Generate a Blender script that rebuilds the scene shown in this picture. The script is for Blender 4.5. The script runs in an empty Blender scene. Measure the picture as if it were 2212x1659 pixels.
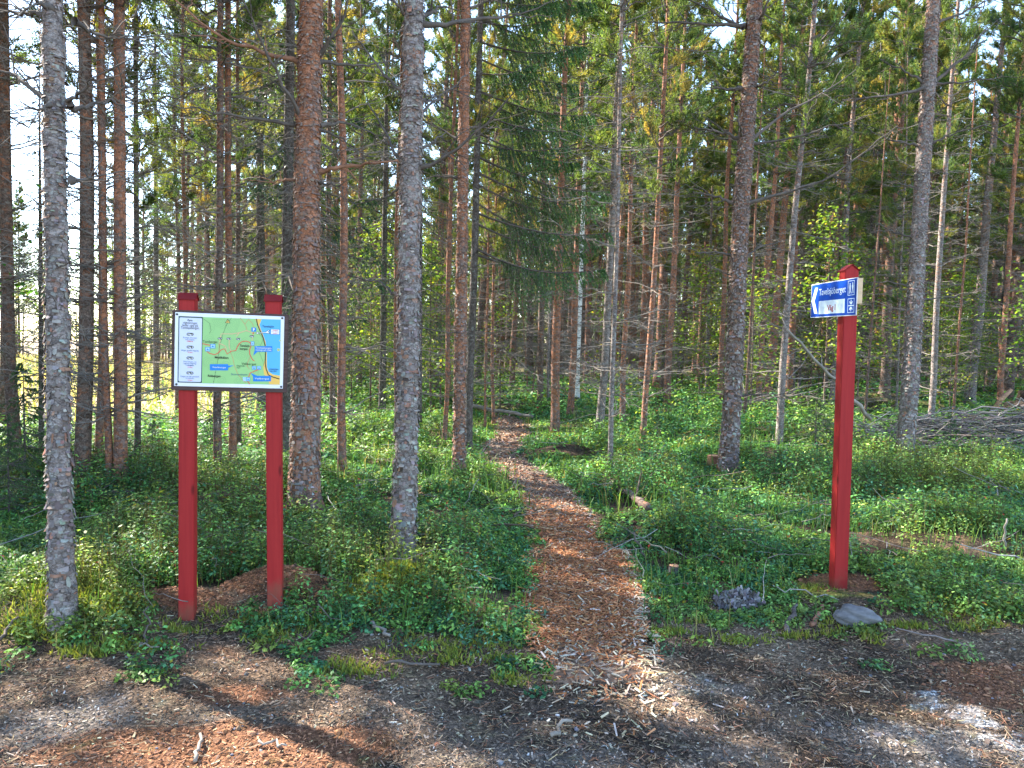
import bpy, math, random
import numpy as np
from mathutils import Matrix, Vector, Euler

# ------------------------------------------------------------------ camera, sky, sun, exposure
scn = bpy.context.scene
COL = scn.collection
F, CX, CY = 1650.0, 1106.0, 829.5            # focal length and centre, in units of a 2212 x 1659 measuring frame
PITCH, ROLL = math.radians(2.95), 0.014
EYE = np.array([0.0, 0.0, 1.65])
RM = np.array((Matrix.Rotation(math.pi / 2 - PITCH, 3, 'X') @ Matrix.Rotation(ROLL, 3, 'Z')))
cam_d = bpy.data.cameras.new('camera')
cam = bpy.data.objects.new('camera', cam_d)
COL.objects.link(cam)
cam.matrix_world = Matrix.Translation(EYE) @ Matrix(RM.tolist()).to_4x4()
cam_d.sensor_width = 36.0
cam_d.lens = 36.0 * F / 2212.0
cam_d.clip_start, cam_d.clip_end = 0.05, 2000.0
scn.camera = cam

SUN_EL, SUN_AZ = math.radians(41), math.radians(-57)      # azimuth measured from +Y towards +X
SUNV = Vector((math.sin(SUN_AZ) * math.cos(SUN_EL), math.cos(SUN_AZ) * math.cos(SUN_EL), math.sin(SUN_EL)))
w = bpy.data.worlds.new('World')
scn.world = w
w.use_nodes = True
nt = w.node_tree
bg = nt.nodes['Background']
sky = nt.nodes.new('ShaderNodeTexSky')
sky.sky_type = 'NISHITA'
sky.sun_disc = False
sky.sun_elevation, sky.sun_rotation = SUN_EL, SUN_AZ
sky.air_density, sky.dust_density, sky.ozone_density = 1.0, 0.4, 1.6
nt.links.new(sky.outputs[0], bg.inputs[0])
bg.inputs[1].default_value = 0.15
sl = bpy.data.lights.new('sun', 'SUN')
sl.energy, sl.angle, sl.color = 5.0, math.radians(0.5), (1.0, 0.93, 0.82)
so = bpy.data.objects.new('sun', sl)
so.rotation_euler = (-SUNV).to_track_quat('-Z', 'Y').to_euler()
so.location = (-20, 5, 30)
COL.objects.link(so)
scn.view_settings.view_transform = 'Standard'
scn.view_settings.look = 'None'
scn.view_settings.exposure = 2.4
scn.view_settings.gamma = 1.0
scn.view_settings.use_curve_mapping = False
scn.cycles.max_bounces = 6
scn.cycles.transparent_max_bounces = 4
scn.cycles.sample_clamp_indirect = 6.0

# ------------------------------------------------------------------ measuring helpers
def ray(x, y):
    return RM @ np.array([(x - CX) / F, -(y - CY) / F, -1.0])

rng = np.random.default_rng(7)

def _h(ix, iy, s):
    n = (ix.astype(np.int64) * 374761393 + iy.astype(np.int64) * 668265263 + s * 974634777) & 0x7fffffff
    n = ((n ^ (n >> 13)) * 1274126177) & 0x7fffffff
    return ((n ^ (n >> 16)) & 0xffff) / 65535.0

def vn(x, y, s=0):                                   # value noise, 0..1
    x, y = np.asarray(x, float), np.asarray(y, float)
    ix, iy = np.floor(x), np.floor(y)
    fx, fy = x - ix, y - iy
    fx, fy = fx * fx * (3 - 2 * fx), fy * fy * (3 - 2 * fy)
    a = _h(ix, iy, s) * (1 - fx) + _h(ix + 1, iy, s) * fx
    b = _h(ix, iy + 1, s) * (1 - fx) + _h(ix + 1, iy + 1, s) * fx
    return a * (1 - fy) + b * fy

def fbm(x, y, s=0, o=3):
    t, a, n = 0, 0.5, 0
    for k in range(o):
        t = t + a * vn(np.asarray(x) * 2 ** k, np.asarray(y) * 2 ** k, s + k)
        n += a
        a *= 0.5
    return t / n

def sstep(a, b, x):
    t = np.clip((np.asarray(x, float) - a) / (b - a), 0, 1)
    return t * t * (3 - 2 * t)

def g0(x, y, z=0.0):                                 # point at height z on the sight line of a measured pixel
    d = ray(x, y)
    return EYE + d * ((z - EYE[2]) / d[2])

def at_depth(x, y, Y):
    d = ray(x, y)
    return EYE + d * (Y / d[1])

# path edges: (y, left x, right x) in the measuring frame
PATH = [(1600, 1290, 1420), (1530, 1240, 1440), (1480, 1200, 1425), (1400, 1168, 1412), (1330, 1137, 1400), (1260, 1150, 1395),
        (1200, 1140, 1370), (1150, 1140, 1305), (1100, 1140, 1272), (1060, 1122, 1232), (1030, 1092, 1188),
        (1000, 1052, 1148), (985, 1042, 1134), (960, 1056, 1128), (940, 1078, 1144), (920, 1075, 1148), (905, 1072, 1112), (897, 1040, 1075)]
_l = np.array([g0(a, y) for y, a, b in PATH])
_r = np.array([g0(b, y) for y, a, b in PATH])
PY = (_l[:, 1] + _r[:, 1]) / 2
PL, PR = _l[:, 0], _r[:, 0] - .075 * (_r[:, 0] - _l[:, 0])

def path_in(x, y):                                   # metres inside the path edge (negative outside)
    xl, xr = np.interp(y, PY, PL), np.interp(y, PY, PR)
    d = np.minimum(x - xl, xr - x)
    return np.where((y < PY[0]) | (y > PY[-1] + 0.4), -1.0 - np.abs(y - 10) * 0, d)

# near edge of the vegetation
VE = np.array([g0(a, b) for a, b in [(-300, 1370), (0, 1375), (200, 1400), (400, 1352), (520, 1330), (700, 1400), (900, 1425), (1080, 1440),
                                     (1180, 1430), (1390, 1330), (1500, 1315), (1640, 1330), (1760, 1360), (1900, 1380), (2000, 1385), (2100, 1370), (2212, 1420), (2600, 1440)]])

def veg_edge(x, y):
    return y - np.interp(x, VE[:, 0], VE[:, 1])

def disc(x, y, px, py, rx, ry):                      # soft disc round a measured point, radii in metres
    c = g0(px, py)
    return np.clip(1 - ((x - c[0]) / rx) ** 2 - ((y - c[1]) / ry) ** 2, 0, 1)

MOUNDS = [(405, 1318, .38, .26, .05), (600, 1290, .42, .30, .16), (1815, 1268, .36, .24, .05), (860, 1290, .34, .28, .14), (130, 1345, .5, .35, .10),
          (1000, 1210, .4, .3, .1), (540, 1100, .8, .6, .18), (1200, 990, .6, .9, .12), (1640, 1010, 1.2, .8, .2),
          (2100, 1200, 1.2, .8, .12), (1850, 890, 3.0, 2.0, .45), (1700, 960, 2, 1.5, .3), (250, 1060, 1.2, .8, .2), (960, 1080, .7, .5, .12)]

def hgt(x, y):
    x, y = np.asarray(x, float), np.asarray(y, float)
    inside = sstep(0.1, -0.9, path_in(x, y))
    veg = sstep(-0.3, 0.5, veg_edge(x, y))
    z = 0.02 * (fbm(x * 3, y * 3, 3) - .5) + 0.012 * (vn(x * 11, y * 11, 9) - .5)
    z = z + veg * inside * (0.06 + 0.16 * (fbm(x * .9, y * .9, 5) - .45))
    z = z + 0.5 * (vn(x * .12 + 3, y * .12, 11) - .5) * sstep(9, 22, y) * sstep(.3, -2.5, path_in(x, y))
    for px, py, rx, ry, hh in MOUNDS:
        z = z + hh * disc(x, y, px, py, rx, ry) ** 1.5 * sstep(.1, -.12, path_in(x, y))
    return z

def gp(px, py):                                      # the ground point seen at a measured pixel
    d = ray(px, py)
    p = g0(px, py)
    for _ in range(12):
        z = float(hgt(p[0], p[1]))
        p = 0.5 * p + 0.5 * (EYE + d * ((z - EYE[2]) / d[2]))
    return np.array([p[0], p[1], float(hgt(p[0], p[1]))])

# ------------------------------------------------------------------ object helpers
def tag(o, label=None, cat=None, group=None, kind=None):
    if label: o['label'] = label
    if cat: o['category'] = cat
    if group: o['group'] = group
    if kind: o['kind'] = kind
    return o

def empty(name, loc, label, cat, group=None, rot=None):
    o = bpy.data.objects.new(name, None)
    o.empty_display_size = 0.2
    o.location = loc
    if rot is not None:
        o.rotation_mode = 'QUATERNION'
        o.rotation_quaternion = rot
    COL.objects.link(o)
    return tag(o, label, cat, group)

def link(name, me, parent=None, loc=None, scale=None):
    o = bpy.data.objects.new(name, me)
    COL.objects.link(o)
    if parent is not None: o.parent = parent
    if loc is not None: o.location = loc
    if scale is not None: o.scale = scale
    return o

class Acc:
    """collects quads and triangles with vertex colours and material slots"""
    def __init__(s):
        s.v, s.c, s.q, s.t, s.qm, s.tm, s.n = [], [], [], [], [], [], 0
    def add(s, v, q=None, t=None, c=(1, 1, 1), m=0):
        v = np.asarray(v, float).reshape(-1, 3)
        c = np.asarray(c, float)
        if c.ndim == 1: c = np.tile(c, (len(v), 1))
        s.v.append(v); s.c.append(c)
        if q is not None and len(q):
            s.q.append(np.asarray(q).reshape(-1, 4) + s.n); s.qm.append(np.full(len(s.q[-1]), m))
        if t is not None and len(t):
            s.t.append(np.asarray(t).reshape(-1, 3) + s.n); s.tm.append(np.full(len(s.t[-1]), m))
        s.n += len(v)
    def quads(s, V, c=(1, 1, 1), m=0):               # V (n,4,3), c per quad or one
        n = len(V)
        c = np.asarray(c, float)
        if c.ndim == 2: c = np.repeat(c, 4, 0)
        s.add(V.reshape(-1, 3), q=np.arange(n * 4).reshape(-1, 4), c=c, m=m)
    def tris(s, V, c=(1, 1, 1), m=0):
        n = len(V)
        c = np.asarray(c, float)
        if c.ndim == 2: c = np.repeat(c, 3, 0)
        s.add(V.reshape(-1, 3), t=np.arange(n * 3).reshape(-1, 3), c=c, m=m)
    def mesh(s, name, mats, smooth=False):
        me = bpy.data.meshes.new(name)
        v = np.concatenate(s.v)
        q = np.concatenate(s.q) if s.q else np.zeros((0, 4), int)
        t = np.concatenate(s.t) if s.t else np.zeros((0, 3), int)
        me.vertices.add(len(v))
        me.vertices.foreach_set('co', v.ravel())
        loops = np.concatenate([q.ravel(), t.ravel()])
        tot = np.concatenate([np.full(len(q), 4), np.full(len(t), 3)])
        me.loops.add(len(loops))
        me.loops.foreach_set('vertex_index', loops.astype(np.int32))
        me.polygons.add(len(tot))
        me.polygons.foreach_set('loop_start', np.concatenate([[0], np.cumsum(tot)[:-1]]).astype(np.int32))
        me.polygons.foreach_set('loop_total', tot.astype(np.int32))
        me.polygons.foreach_set('material_index', np.concatenate(s.qm + s.tm).astype(np.int32))
        me.polygons.foreach_set('use_smooth', np.full(len(tot), smooth))
        a = me.color_attributes.new('Col', 'FLOAT_COLOR', 'POINT')
        c = np.concatenate(s.c)
        a.data.foreach_set('color', np.concatenate([c, np.ones((len(c), 1))], 1).ravel())
        for mt in (mats if isinstance(mats, (list, tuple)) else [mats]): me.materials.append(mt)
        me.update(calc_edges=True)
        return me

def unit(a):
    return a / (np.linalg.norm(a, axis=-1, keepdims=True) + 1e-9)

def tubes(P, R, s=4):                                # P (m,n,3) polylines, R (m,n) radii -> verts, quads
    P, R = np.asarray(P, float), np.asarray(R, float)
    m, n = R.shape
    T = unit(np.gradient(P, axis=1))
    mean = unit(P[:, -1] - P[:, 0])
    ref = np.where(np.abs(mean[:, 2:3]) > .9, np.array([[1., 0, 0]]), np.array([[0, 0, 1.]]))
    U = unit(np.cross(T, ref[:, None, :]))
    V = np.cross(T, U)
    a = np.arange(s) * 2 * np.pi / s
    ring = U[:, :, None] * np.cos(a)[:, None] + V[:, :, None] * np.sin(a)[:, None]
    v = P[:, :, None] + ring * R[:, :, None, None]
    idx = np.arange(m * n * s).reshape(m, n, s)
    q = np.stack([idx[:, :-1], np.roll(idx[:, :-1], -1, 2), np.roll(idx[:, 1:], -1, 2), idx[:, 1:]], -1)
    return v.reshape(-1, 3), q.reshape(-1, 4)

def box_v(x0, x1, y0, y1, z0, z1):
    v = np.array([[x, y, z] for z in (z0, z1) for y in (y0, y1) for x in (x0, x1)])
    q = [[0, 2, 3, 1], [4, 5, 7, 6], [0, 1, 5, 4], [2, 6, 7, 3], [0, 4, 6, 2], [1, 3, 7, 5]]
    return v, q

# ------------------------------------------------------------------ materials
def new_mat(name):
    m = bpy.data.materials.new(name)
    m.use_nodes = True
    n = m.node_tree.nodes
    return m, n, m.node_tree.links, n['Principled BSDF']

def nd(n, typ, **kw):
    x = n.new(typ)
    for k, v in kw.items():
        if k.startswith('i_'):
            key = k[2:]
            x.inputs[int(key) if key.isdigit() else key.replace('_', ' ')].default_value = v
        else: setattr(x, k, v)
    return x

def ramp(n, stops):
    r = n.new('ShaderNodeValToRGB')
    e = r.color_ramp.elements
    while len(e) < len(stops): e.new(0.5)
    for k, (p, c) in enumerate(stops):
        e[k].position = p
        e[k].color = (*c, 1) if len(c) == 3 else c
    return r

def mixc(n, l, fac, a, b, mode='MIX'):
    x = n.new('ShaderNodeMix')
    x.data_type, x.blend_type = 'RGBA', mode
    for sock, val in ((x.inputs[0], fac), (x.inputs[6], a), (x.inputs[7], b)):
        if hasattr(val, 'links'): l.new(val, sock)
        elif isinstance(val, tuple): sock.default_value = (*val, 1)
        else: sock.default_value = val
    return x.outputs[2]

def foliage_mat(name, trans=0.35, rough=0.5, gain=1.0, spec=0.3):
    m, n, l, b = new_mat(name)
    at = nd(n, 'ShaderNodeAttribute', attribute_name='Col')
    col = mixc(n, l, 1.0, at.outputs['Color'], (gain, gain, gain), 'MULTIPLY')
    l.new(col, b.inputs['Base Color'])
    b.inputs['Roughness'].default_value = rough
    b.inputs['Specular IOR Level'].default_value = spec
    t = n.new('ShaderNodeBsdfTranslucent')
    tc = mixc(n, l, 1.0, col, (1.25, 1.2, .55), 'MULTIPLY')
    l.new(tc, t.inputs[0])
    mx = n.new('ShaderNodeMixShader')
    mx.inputs[0].default_value = trans
    l.new(b.outputs[0], mx.inputs[1]); l.new(t.outputs[0], mx.inputs[2])
    l.new(mx.outputs[0], n['Material Output'].inputs[0])
    return m

def bark_mat(name, grey, brown, orange, orange_amt, lichen=0.3, scale=24.0, zs=1.5, bump=1.0):
    m, n, l, b = new_mat(name)
    tc = n.new('ShaderNodeTexCoord'); oi = n.new('ShaderNodeObjectInfo')
    off = nd(n, 'ShaderNodeVectorMath', operation='MULTIPLY_ADD')
    cmb = n.new('ShaderNodeCombineXYZ')
    for k in range(3): l.new(oi.outputs['Random'], cmb.inputs[k])
    l.new(cmb.outputs[0], off.inputs[0]); off.inputs[1].default_value = (7.3, 3.1, 11.7)
    l.new(tc.outputs['Object'], off.inputs[2])
    sc = nd(n, 'ShaderNodeVectorMath', operation='MULTIPLY'); sc.inputs[1].default_value = (1, 1, zs)
    l.new(off.outputs[0], sc.inputs[0])
    warp = nd(n, 'ShaderNodeTexNoise', i_Scale=14.0, i_Detail=2.0)
    l.new(sc.outputs[0], warp.inputs['Vector'])
    wv = nd(n, 'ShaderNodeVectorMath', operation='MULTIPLY_ADD'); wv.inputs[1].default_value = (.05, .05, .06)
    l.new(warp.outputs['Color'], wv.inputs[0]); l.new(sc.outputs[0], wv.inputs[2])
    vo = nd(n, 'ShaderNodeTexVoronoi', i_Scale=scale); l.new(wv.outputs[0], vo.inputs['Vector'])
    ve = nd(n, 'ShaderNodeTexVoronoi', feature='DISTANCE_TO_EDGE', i_Scale=scale); l.new(wv.outputs[0], ve.inputs['Vector'])
    big = nd(n, 'ShaderNodeTexNoise', i_Scale=5.0, i_Detail=5.0, i_Roughness=.65); l.new(off.outputs[0], big.inputs['Vector'])
    med = nd(n, 'ShaderNodeTexNoise', i_Scale=24.0, i_Detail=4.0, i_Roughness=.6); l.new(sc.outputs[0], med.inputs['Vector'])
    fine = nd(n, 'ShaderNodeTexNoise', i_Scale=75.0, i_Detail=4.0); l.new(sc.outputs[0], fine.inputs['Vector'])
    sep = n.new('ShaderNodeSeparateColor'); l.new(vo.outputs['Color'], sep.inputs[0])
    mr = ramp(n, [(.40, (0, 0, 0)), (.60, (1, 1, 1))]); l.new(med.outputs[0], mr.inputs[0])
    base = mixc(n, l, mr.outputs[0], grey, brown)
    sxyz = n.new('ShaderNodeSeparateXYZ'); l.new(tc.outputs['Object'], sxyz.inputs[0])
    ml = nd(n, 'ShaderNodeMath', operation='MULTIPLY_ADD'); l.new(sxyz.outputs[2], ml.inputs[0]); ml.inputs[1].default_value = .035; ml.inputs[2].default_value = orange_amt - .62
    a1 = nd(n, 'ShaderNodeMath', operation='ADD'); l.new(big.outputs[0], a1.inputs[0]); l.new(ml.outputs[0], a1.inputs[1])
    a2 = nd(n, 'ShaderNodeMath', operation='MULTIPLY_ADD'); l.new(sep.outputs[1], a2.inputs[0]); a2.inputs[1].default_value = .42; l.new(a1.outputs[0], a2.inputs[2])
    rr = ramp(n, [(.44, (0, 0, 0)), (.66, (1, 1, 1))]); l.new(a2.outputs[0], rr.inputs[0])
    base = mixc(n, l, rr.outputs[0], base, orange)
    pr = ramp(n, [(0, (.72, .72, .72)), (1, (1.32, 1.3, 1.28))]); l.new(sep.outputs[0], pr.inputs[0])
    base = mixc(n, l, 1.0, base, pr.outputs[0], 'MULTIPLY')
    fr = ramp(n, [(.3, (.55, .55, .55)), (.7, (1.3, 1.3, 1.3))]); l.new(fine.outputs[0], fr.inputs[0])
    base = mixc(n, l, 1.0, base, fr.outputs[0], 'MULTIPLY')
    li = nd(n, 'ShaderNodeTexNoise', i_Scale=22.0, i_Detail=4.0); l.new(off.outputs[0], li.inputs['Vector'])
    lr = ramp(n, [(.57, (0, 0, 0)), (.66, (1, 1, 1))]); l.new(li.outputs[0], lr.inputs[0])
    lm = nd(n, 'ShaderNodeMath', operation='MULTIPLY', i_1=lichen); l.new(lr.outputs[0], lm.inputs[0])
    base = mixc(n, l, lm.outputs[0], base, (.36, .38, .34))
    er = ramp(n, [(0.0, (.25, .22, .20)), (.07, (1, 1, 1))]); l.new(ve.outputs['Distance'], er.inputs[0])
    em = ramp(n, [(.42, (0, 0, 0)), (.58, (.85, .85, .85))]); l.new(warp.outputs[0], em.inputs[0])
    base = mixc(n, l, em.outputs[0], base, mixc(n, l, 1.0, base, er.outputs[0], 'MULTIPLY'))
    l.new(base, b.inputs['Base Color'])
    b.inputs['Roughness'].default_value = .85
    b.inputs['Specular IOR Level'].default_value = .25
    hs = nd(n, 'ShaderNodeMath', operation='MULTIPLY_ADD'); l.new(sep.outputs[2], hs.inputs[0]); hs.inputs[1].default_value = 1.0; l.new(med.outputs[0], hs.inputs[2])
    hf = nd(n, 'ShaderNodeMath', operation='MULTIPLY_ADD'); l.new(fine.outputs[0], hf.inputs[0]); hf.inputs[1].default_value = .6; l.new(hs.outputs[0], hf.inputs[2])
    bp = nd(n, 'ShaderNodeBump', i_Strength=bump, i_Distance=.012); l.new(hf.outputs[0], bp.inputs['Height'])
    l.new(bp.outputs[0], b.inputs['Normal'])
    return m

def flat_mat(name, col, rough=.6, spec=.3, noise=.12, scale=12.0, stretch=(1, 1, 1), bump=0.0):
    m, n, l, b = new_mat(name)
    tc = n.new('ShaderNodeTexCoord')
    mp = n.new('ShaderNodeMapping'); mp.inputs['Scale'].default_value = stretch
    l.new(tc.outputs['Object'], mp.inputs[0])
    nz = nd(n, 'ShaderNodeTexNoise', i_Scale=scale, i_Detail=5.0, i_Roughness=.6); l.new(mp.outputs[0], nz.inputs['Vector'])
    r = ramp(n, [(.25, (1 - noise * 2,) * 3), (.75, (1 + noise * 2,) * 3)]); l.new(nz.outputs[0], r.inputs[0])
    l.new(mixc(n, l, 1.0, col, r.outputs[0], 'MULTIPLY'), b.inputs['Base Color'])
    b.inputs['Roughness'].default_value = rough
    b.inputs['Specular IOR Level'].default_value = spec
    if bump:
        bp = nd(n, 'ShaderNodeBump', i_Strength=bump, i_Distance=.004); l.new(nz.outputs[0], bp.inputs['Height']); l.new(bp.outputs[0], b.inputs['Normal'])
    return m

def vcol_mat(name, rough=.8, noise=.15, scale=40.0, spec=.2):
    m, n, l, b = new_mat(name)
    at = nd(n, 'ShaderNodeAttribute', attribute_name='Col')
    nz = nd(n, 'ShaderNodeTexNoise', i_Scale=scale, i_Detail=4.0)
    tc = n.new('ShaderNodeTexCoord'); l.new(tc.outputs['Object'], nz.inputs['Vector'])
    r = ramp(n, [(.25, (1 - noise * 2,) * 3), (.75, (1 + noise * 2,) * 3)]); l.new(nz.outputs[0], r.inputs[0])
    l.new(mixc(n, l, 1.0, at.outputs['Color'], r.outputs[0], 'MULTIPLY'), b.inputs['Base Color'])
    b.inputs['Roughness'].default_value = rough
    b.inputs['Specular IOR Level'].default_value = spec
    return m

M_NEEDLE = foliage_mat('pine_needles', .52, .5, 1.65, .2)
M_SPRUCE = foliage_mat('spruce_needles', .25, .5)
M_LEAF = foliage_mat('leaves', .48, .5, 1.05, .2)
M_SHRUB = foliage_mat('shrub_leaves', .36, .5, 1.28, spec=.2)
M_GREY = bark_mat('grey_pine_bark', (.27, .235, .22), (.17, .135, .12), (.31, .165, .11), .16, .45)
M_RED = bark_mat('red_pine_bark', (.23, .165, .14), (.17, .10, .078), (.34, .145, .08), .42, .2)
M_BROWN = bark_mat('brown_pine_bark', (.18, .135, .112), (.12, .08, .062), (.27, .12, .068), .24, .25)
M_DARK = bark_mat('spruce_bark', (.13, .11, .10), (.09, .07, .06), (.16, .085, .055), .02, .35, 34.0, .9)
M_TWIG = flat_mat('dead_twig_bark', (.115, .095, .082), .9, .15, .25, 9)
M_TWIGPALE = flat_mat('pale_dead_wood', (.26, .225, .19), .85, .15, .2, 9)
M_RBRANCH = flat_mat('orange_branch_bark', (.27, .135, .085), .85, .15, .3, 9)
M_CHIP = vcol_mat('wood_chip', .8, .12, 60)
M_VC = vcol_mat('litter', .85, .15, 40)

# ------------------------------------------------------------------ ground
def soil_masks(x, y):
    """colours the soil really has: litter, sand, clay, moss, straw, chips"""
    n1, n2, n3 = fbm(x * 1.3, y * 1.3, 21), fbm(x * 4, y * 4, 31), fbm(x * 14, y * 14, 41)
    c = np.zeros(x.shape + (3,))
    dark, brown, tan = np.array([.095, .064, .042]), np.array([.21, .145, .098]), np.array([.32, .235, .16])
    t = sstep(.35, .65, n2 * .5 + n3 * .5)[..., None]
    c = dark * (1 - t) + brown * t
    t = (sstep(.5, .75, n1) * .6)[..., None]
    c = c * (1 - t) + tan * t
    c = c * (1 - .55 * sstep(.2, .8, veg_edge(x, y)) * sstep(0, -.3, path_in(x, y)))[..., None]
    def lay(c, m, col): return c * (1 - m[..., None]) + np.array(col) * m[..., None]
    road = sstep(3.75, 3.0, y) * sstep(.3, .6, n2 * .6 + n1 * .4)
    c = lay(c, road * .6, (.21, .175, .145))
    clay = .8 * np.maximum.reduce([disc(x, y, 110, 1590, .40, .34), disc(x, y, 190, 1530, .2, .2), disc(x, y, 2140, 1640, .9, .3), disc(x, y, 1990, 1600, .4, .2), disc(x, y, 1500, 1480, .5, .2) * .6, disc(x, y, 1300, 1640, .8, .2) * .7])
    c = lay(c, sstep(.1, .8, clay + (n3 - .5) * 1.1 + (n2 - .5) * .6) * .7, (.27, .24, .215))
    white = np.maximum.reduce([disc(x, y, 2060, 1530, .2, .1), disc(x, y, 2110, 1560, .16, .09), disc(x, y, 2020, 1500, .12, .08), disc(x, y, 2180, 1600, .2, .1)])
    c = lay(c, sstep(.5, .75, white * .8 + (n3 - .5) * 1.8) * .8, (.45, .45, .45))
    sand = np.maximum.reduce([disc(x, y, 405, 1322, .32, .15), disc(x, y, 590, 1295, .36, .2), disc(x, y, 1812, 1280, .33, .2), disc(x, y, 2200, 1480, .55, .34),
                              disc(x, y, 420, 1610, .7, .22), disc(x, y, 660, 1620, .45, .25) * .9, disc(x, y, 240, 1640, .5, .1), disc(x, y, 500, 1500, .35, .14) * .7])
    c = lay(c, sstep(.15, .5, sand + (n3 - .5) * .9 + (n2 - .5) * .7) * .9, (.27, .125, .066))
    moss = np.maximum.reduce([disc(x, y, 130, 1350, .6, .35), disc(x, y, 850, 1290, .4, .3), disc(x, y, 650, 1350, .5, .2) * .7, disc(x, y, 2000, 1075, 1.0, .5), disc(x, y, 1700, 1300, .7, .3) * .6])
    c = lay(c, sstep(.1, .5, moss + (n3 - .5) * .8) * .85, (.13, .15, .03))
    far = sstep(9, 16, y)
    c = lay(c, far * sstep(.35, .6, n1) * .8, (.12, .13, .04))
    c = lay(c, field(x, y), (.50, .40, .27))
    return c

def field(x, y):                                     # mown clearing beyond the trees on the left
    return sstep(-.30, -.40, x / np.maximum(y, 1)) * sstep(12.5, 17, y + 1.5 * (vn(x * .5, y * .5, 77) - .5) * 2)

def axis_coords(parts):
    out = []
    for a, b, n in parts: out.append(np.linspace(a, b, n, endpoint=False))
    return np.concatenate(out)
gy = np.concatenate([axis_coords([(-60, 0, 14), (0, 2.4, 16), (2.4, 7, 150), (7, 14, 110), (14, 30, 90)]), np.geomspace(30, 420, 36)])
_gx = np.concatenate([axis_coords([(0, 5, 150), (5, 14, 90), (14, 30, 50)]), np.geomspace(30, 420, 30)])
gx = np.concatenate([-_gx[:0:-1], _gx])
X, Y = np.meshgrid(gx, gy)
Z = hgt(X, Y)
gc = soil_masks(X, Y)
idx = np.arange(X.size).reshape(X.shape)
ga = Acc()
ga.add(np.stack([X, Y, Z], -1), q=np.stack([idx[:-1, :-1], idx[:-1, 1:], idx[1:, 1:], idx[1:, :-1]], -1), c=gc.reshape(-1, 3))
m, n, l, b = new_mat('forest_soil')
at = nd(n, 'ShaderNodeAttribute', attribute_name='Col')
tc = n.new('ShaderNodeTexCoord')
nz = nd(n, 'ShaderNodeTexNoise', i_Scale=30.0, i_Detail=9.0, i_Roughness=.75); l.new(tc.outputs['Object'], nz.inputs['Vector'])
r = ramp(n, [(.32, (.35, .33, .32)), (.52, (1, 1, 1)), (.70, (1.75, 1.7, 1.6))]); l.new(nz.outputs[0], r.inputs[0])
c_ = mixc(n, l, 1.0, at.outputs['Color'], r.outputs[0], 'MULTIPLY')
vg = nd(n, 'ShaderNodeTexVoronoi', i_Scale=85.0); l.new(tc.outputs['Object'], vg.inputs['Vector'])
sg = n.new('ShaderNodeSeparateColor'); l.new(vg.outputs['Color'], sg.inputs[0])
gr_ = ramp(n, [(.0, (.6, .58, .55)), (.6, (1, 1, 1)), (.86, (1.15, 1.12, 1.08)), (.95, (2.1, 2.0, 1.9))]); l.new(sg.outputs[0], gr_.inputs[0])
l.new(mixc(n, l, .8, c_, gr_.outputs[0], 'MULTIPLY'), b.inputs['Base Color'])
b.inputs['Roughness'].default_value = .95; b.inputs['Specular IOR Level'].default_value = .15
hg = nd(n, 'ShaderNodeMath', operation='MULTIPLY_ADD'); l.new(vg.outputs['Distance'], hg.inputs[0]); hg.inputs[1].default_value = -.35; l.new(nz.outputs[0], hg.inputs[2])
bp = nd(n, 'ShaderNodeBump', i_Strength=1.0, i_Distance=.035); l.new(hg.outputs[0], bp.inputs['Height']); l.new(bp.outputs[0], b.inputs['Normal'])
tag(link('ground', ga.mesh('ground', m, True)), kind='structure')

# ------------------------------------------------------------------ the wood chip path
py_ = np.concatenate([np.linspace(PY[2], 8, 80), np.linspace(8.1, PY[-1], 90)])
pu = np.linspace(0, 1, 25)
PXl, PXr = np.interp(py_, PY, PL), np.interp(py_, PY, PR)
wob = .05 * (fbm(py_ * 3, py_ * 0, 55) - .5)
PXX = (PXl - .02 + wob)[:, None] * (1 - pu) + (PXr + .02 + wob)[:, None] * pu
PYY = np.repeat(py_[:, None], 25, 1)
edge = np.minimum(pu, 1 - pu)
PZZ = hgt(PXX, PYY) + .012 + .014 * sstep(0, .25, edge)[None] - .02 * (edge == 0)[None]
PZZ[0] -= .03
idx = np.arange(PXX.size).reshape(PXX.shape)
pa = Acc()
pa.add(np.stack([PXX, PYY, PZZ], -1), q=np.stack([idx[:-1, :-1], idx[:-1, 1:], idx[1:, 1:], idx[1:, :-1]], -1))
m, n, l, b = new_mat('wood_chip_bed')
tc = n.new('ShaderNodeTexCoord')
vo = nd(n, 'ShaderNodeTexVoronoi', i_Scale=38.0); l.new(tc.outputs['Object'], vo.inputs['Vector'])
sep = n.new('ShaderNodeSeparateColor'); l.new(vo.outputs['Color'], sep.inputs[0])
r = ramp(n, [(0, (.07, .045, .03)), (.5, (.2, .11, .065)), (1, (.38, .25, .16))]); l.new(sep.outputs[0], r.inputs[0])
l.new(r.outputs[0], b.inputs['Base Color']); b.inputs['Roughness'].default_value = .9
bp = nd(n, 'ShaderNodeBump', i_Strength=.7, i_Distance=.015); l.new(vo.outputs['Distance'], bp.inputs['Height']); l.new(bp.outputs[0], b.inputs['Normal'])
tag(link('path', pa.mesh('path', m, True)), kind='structure')

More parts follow.
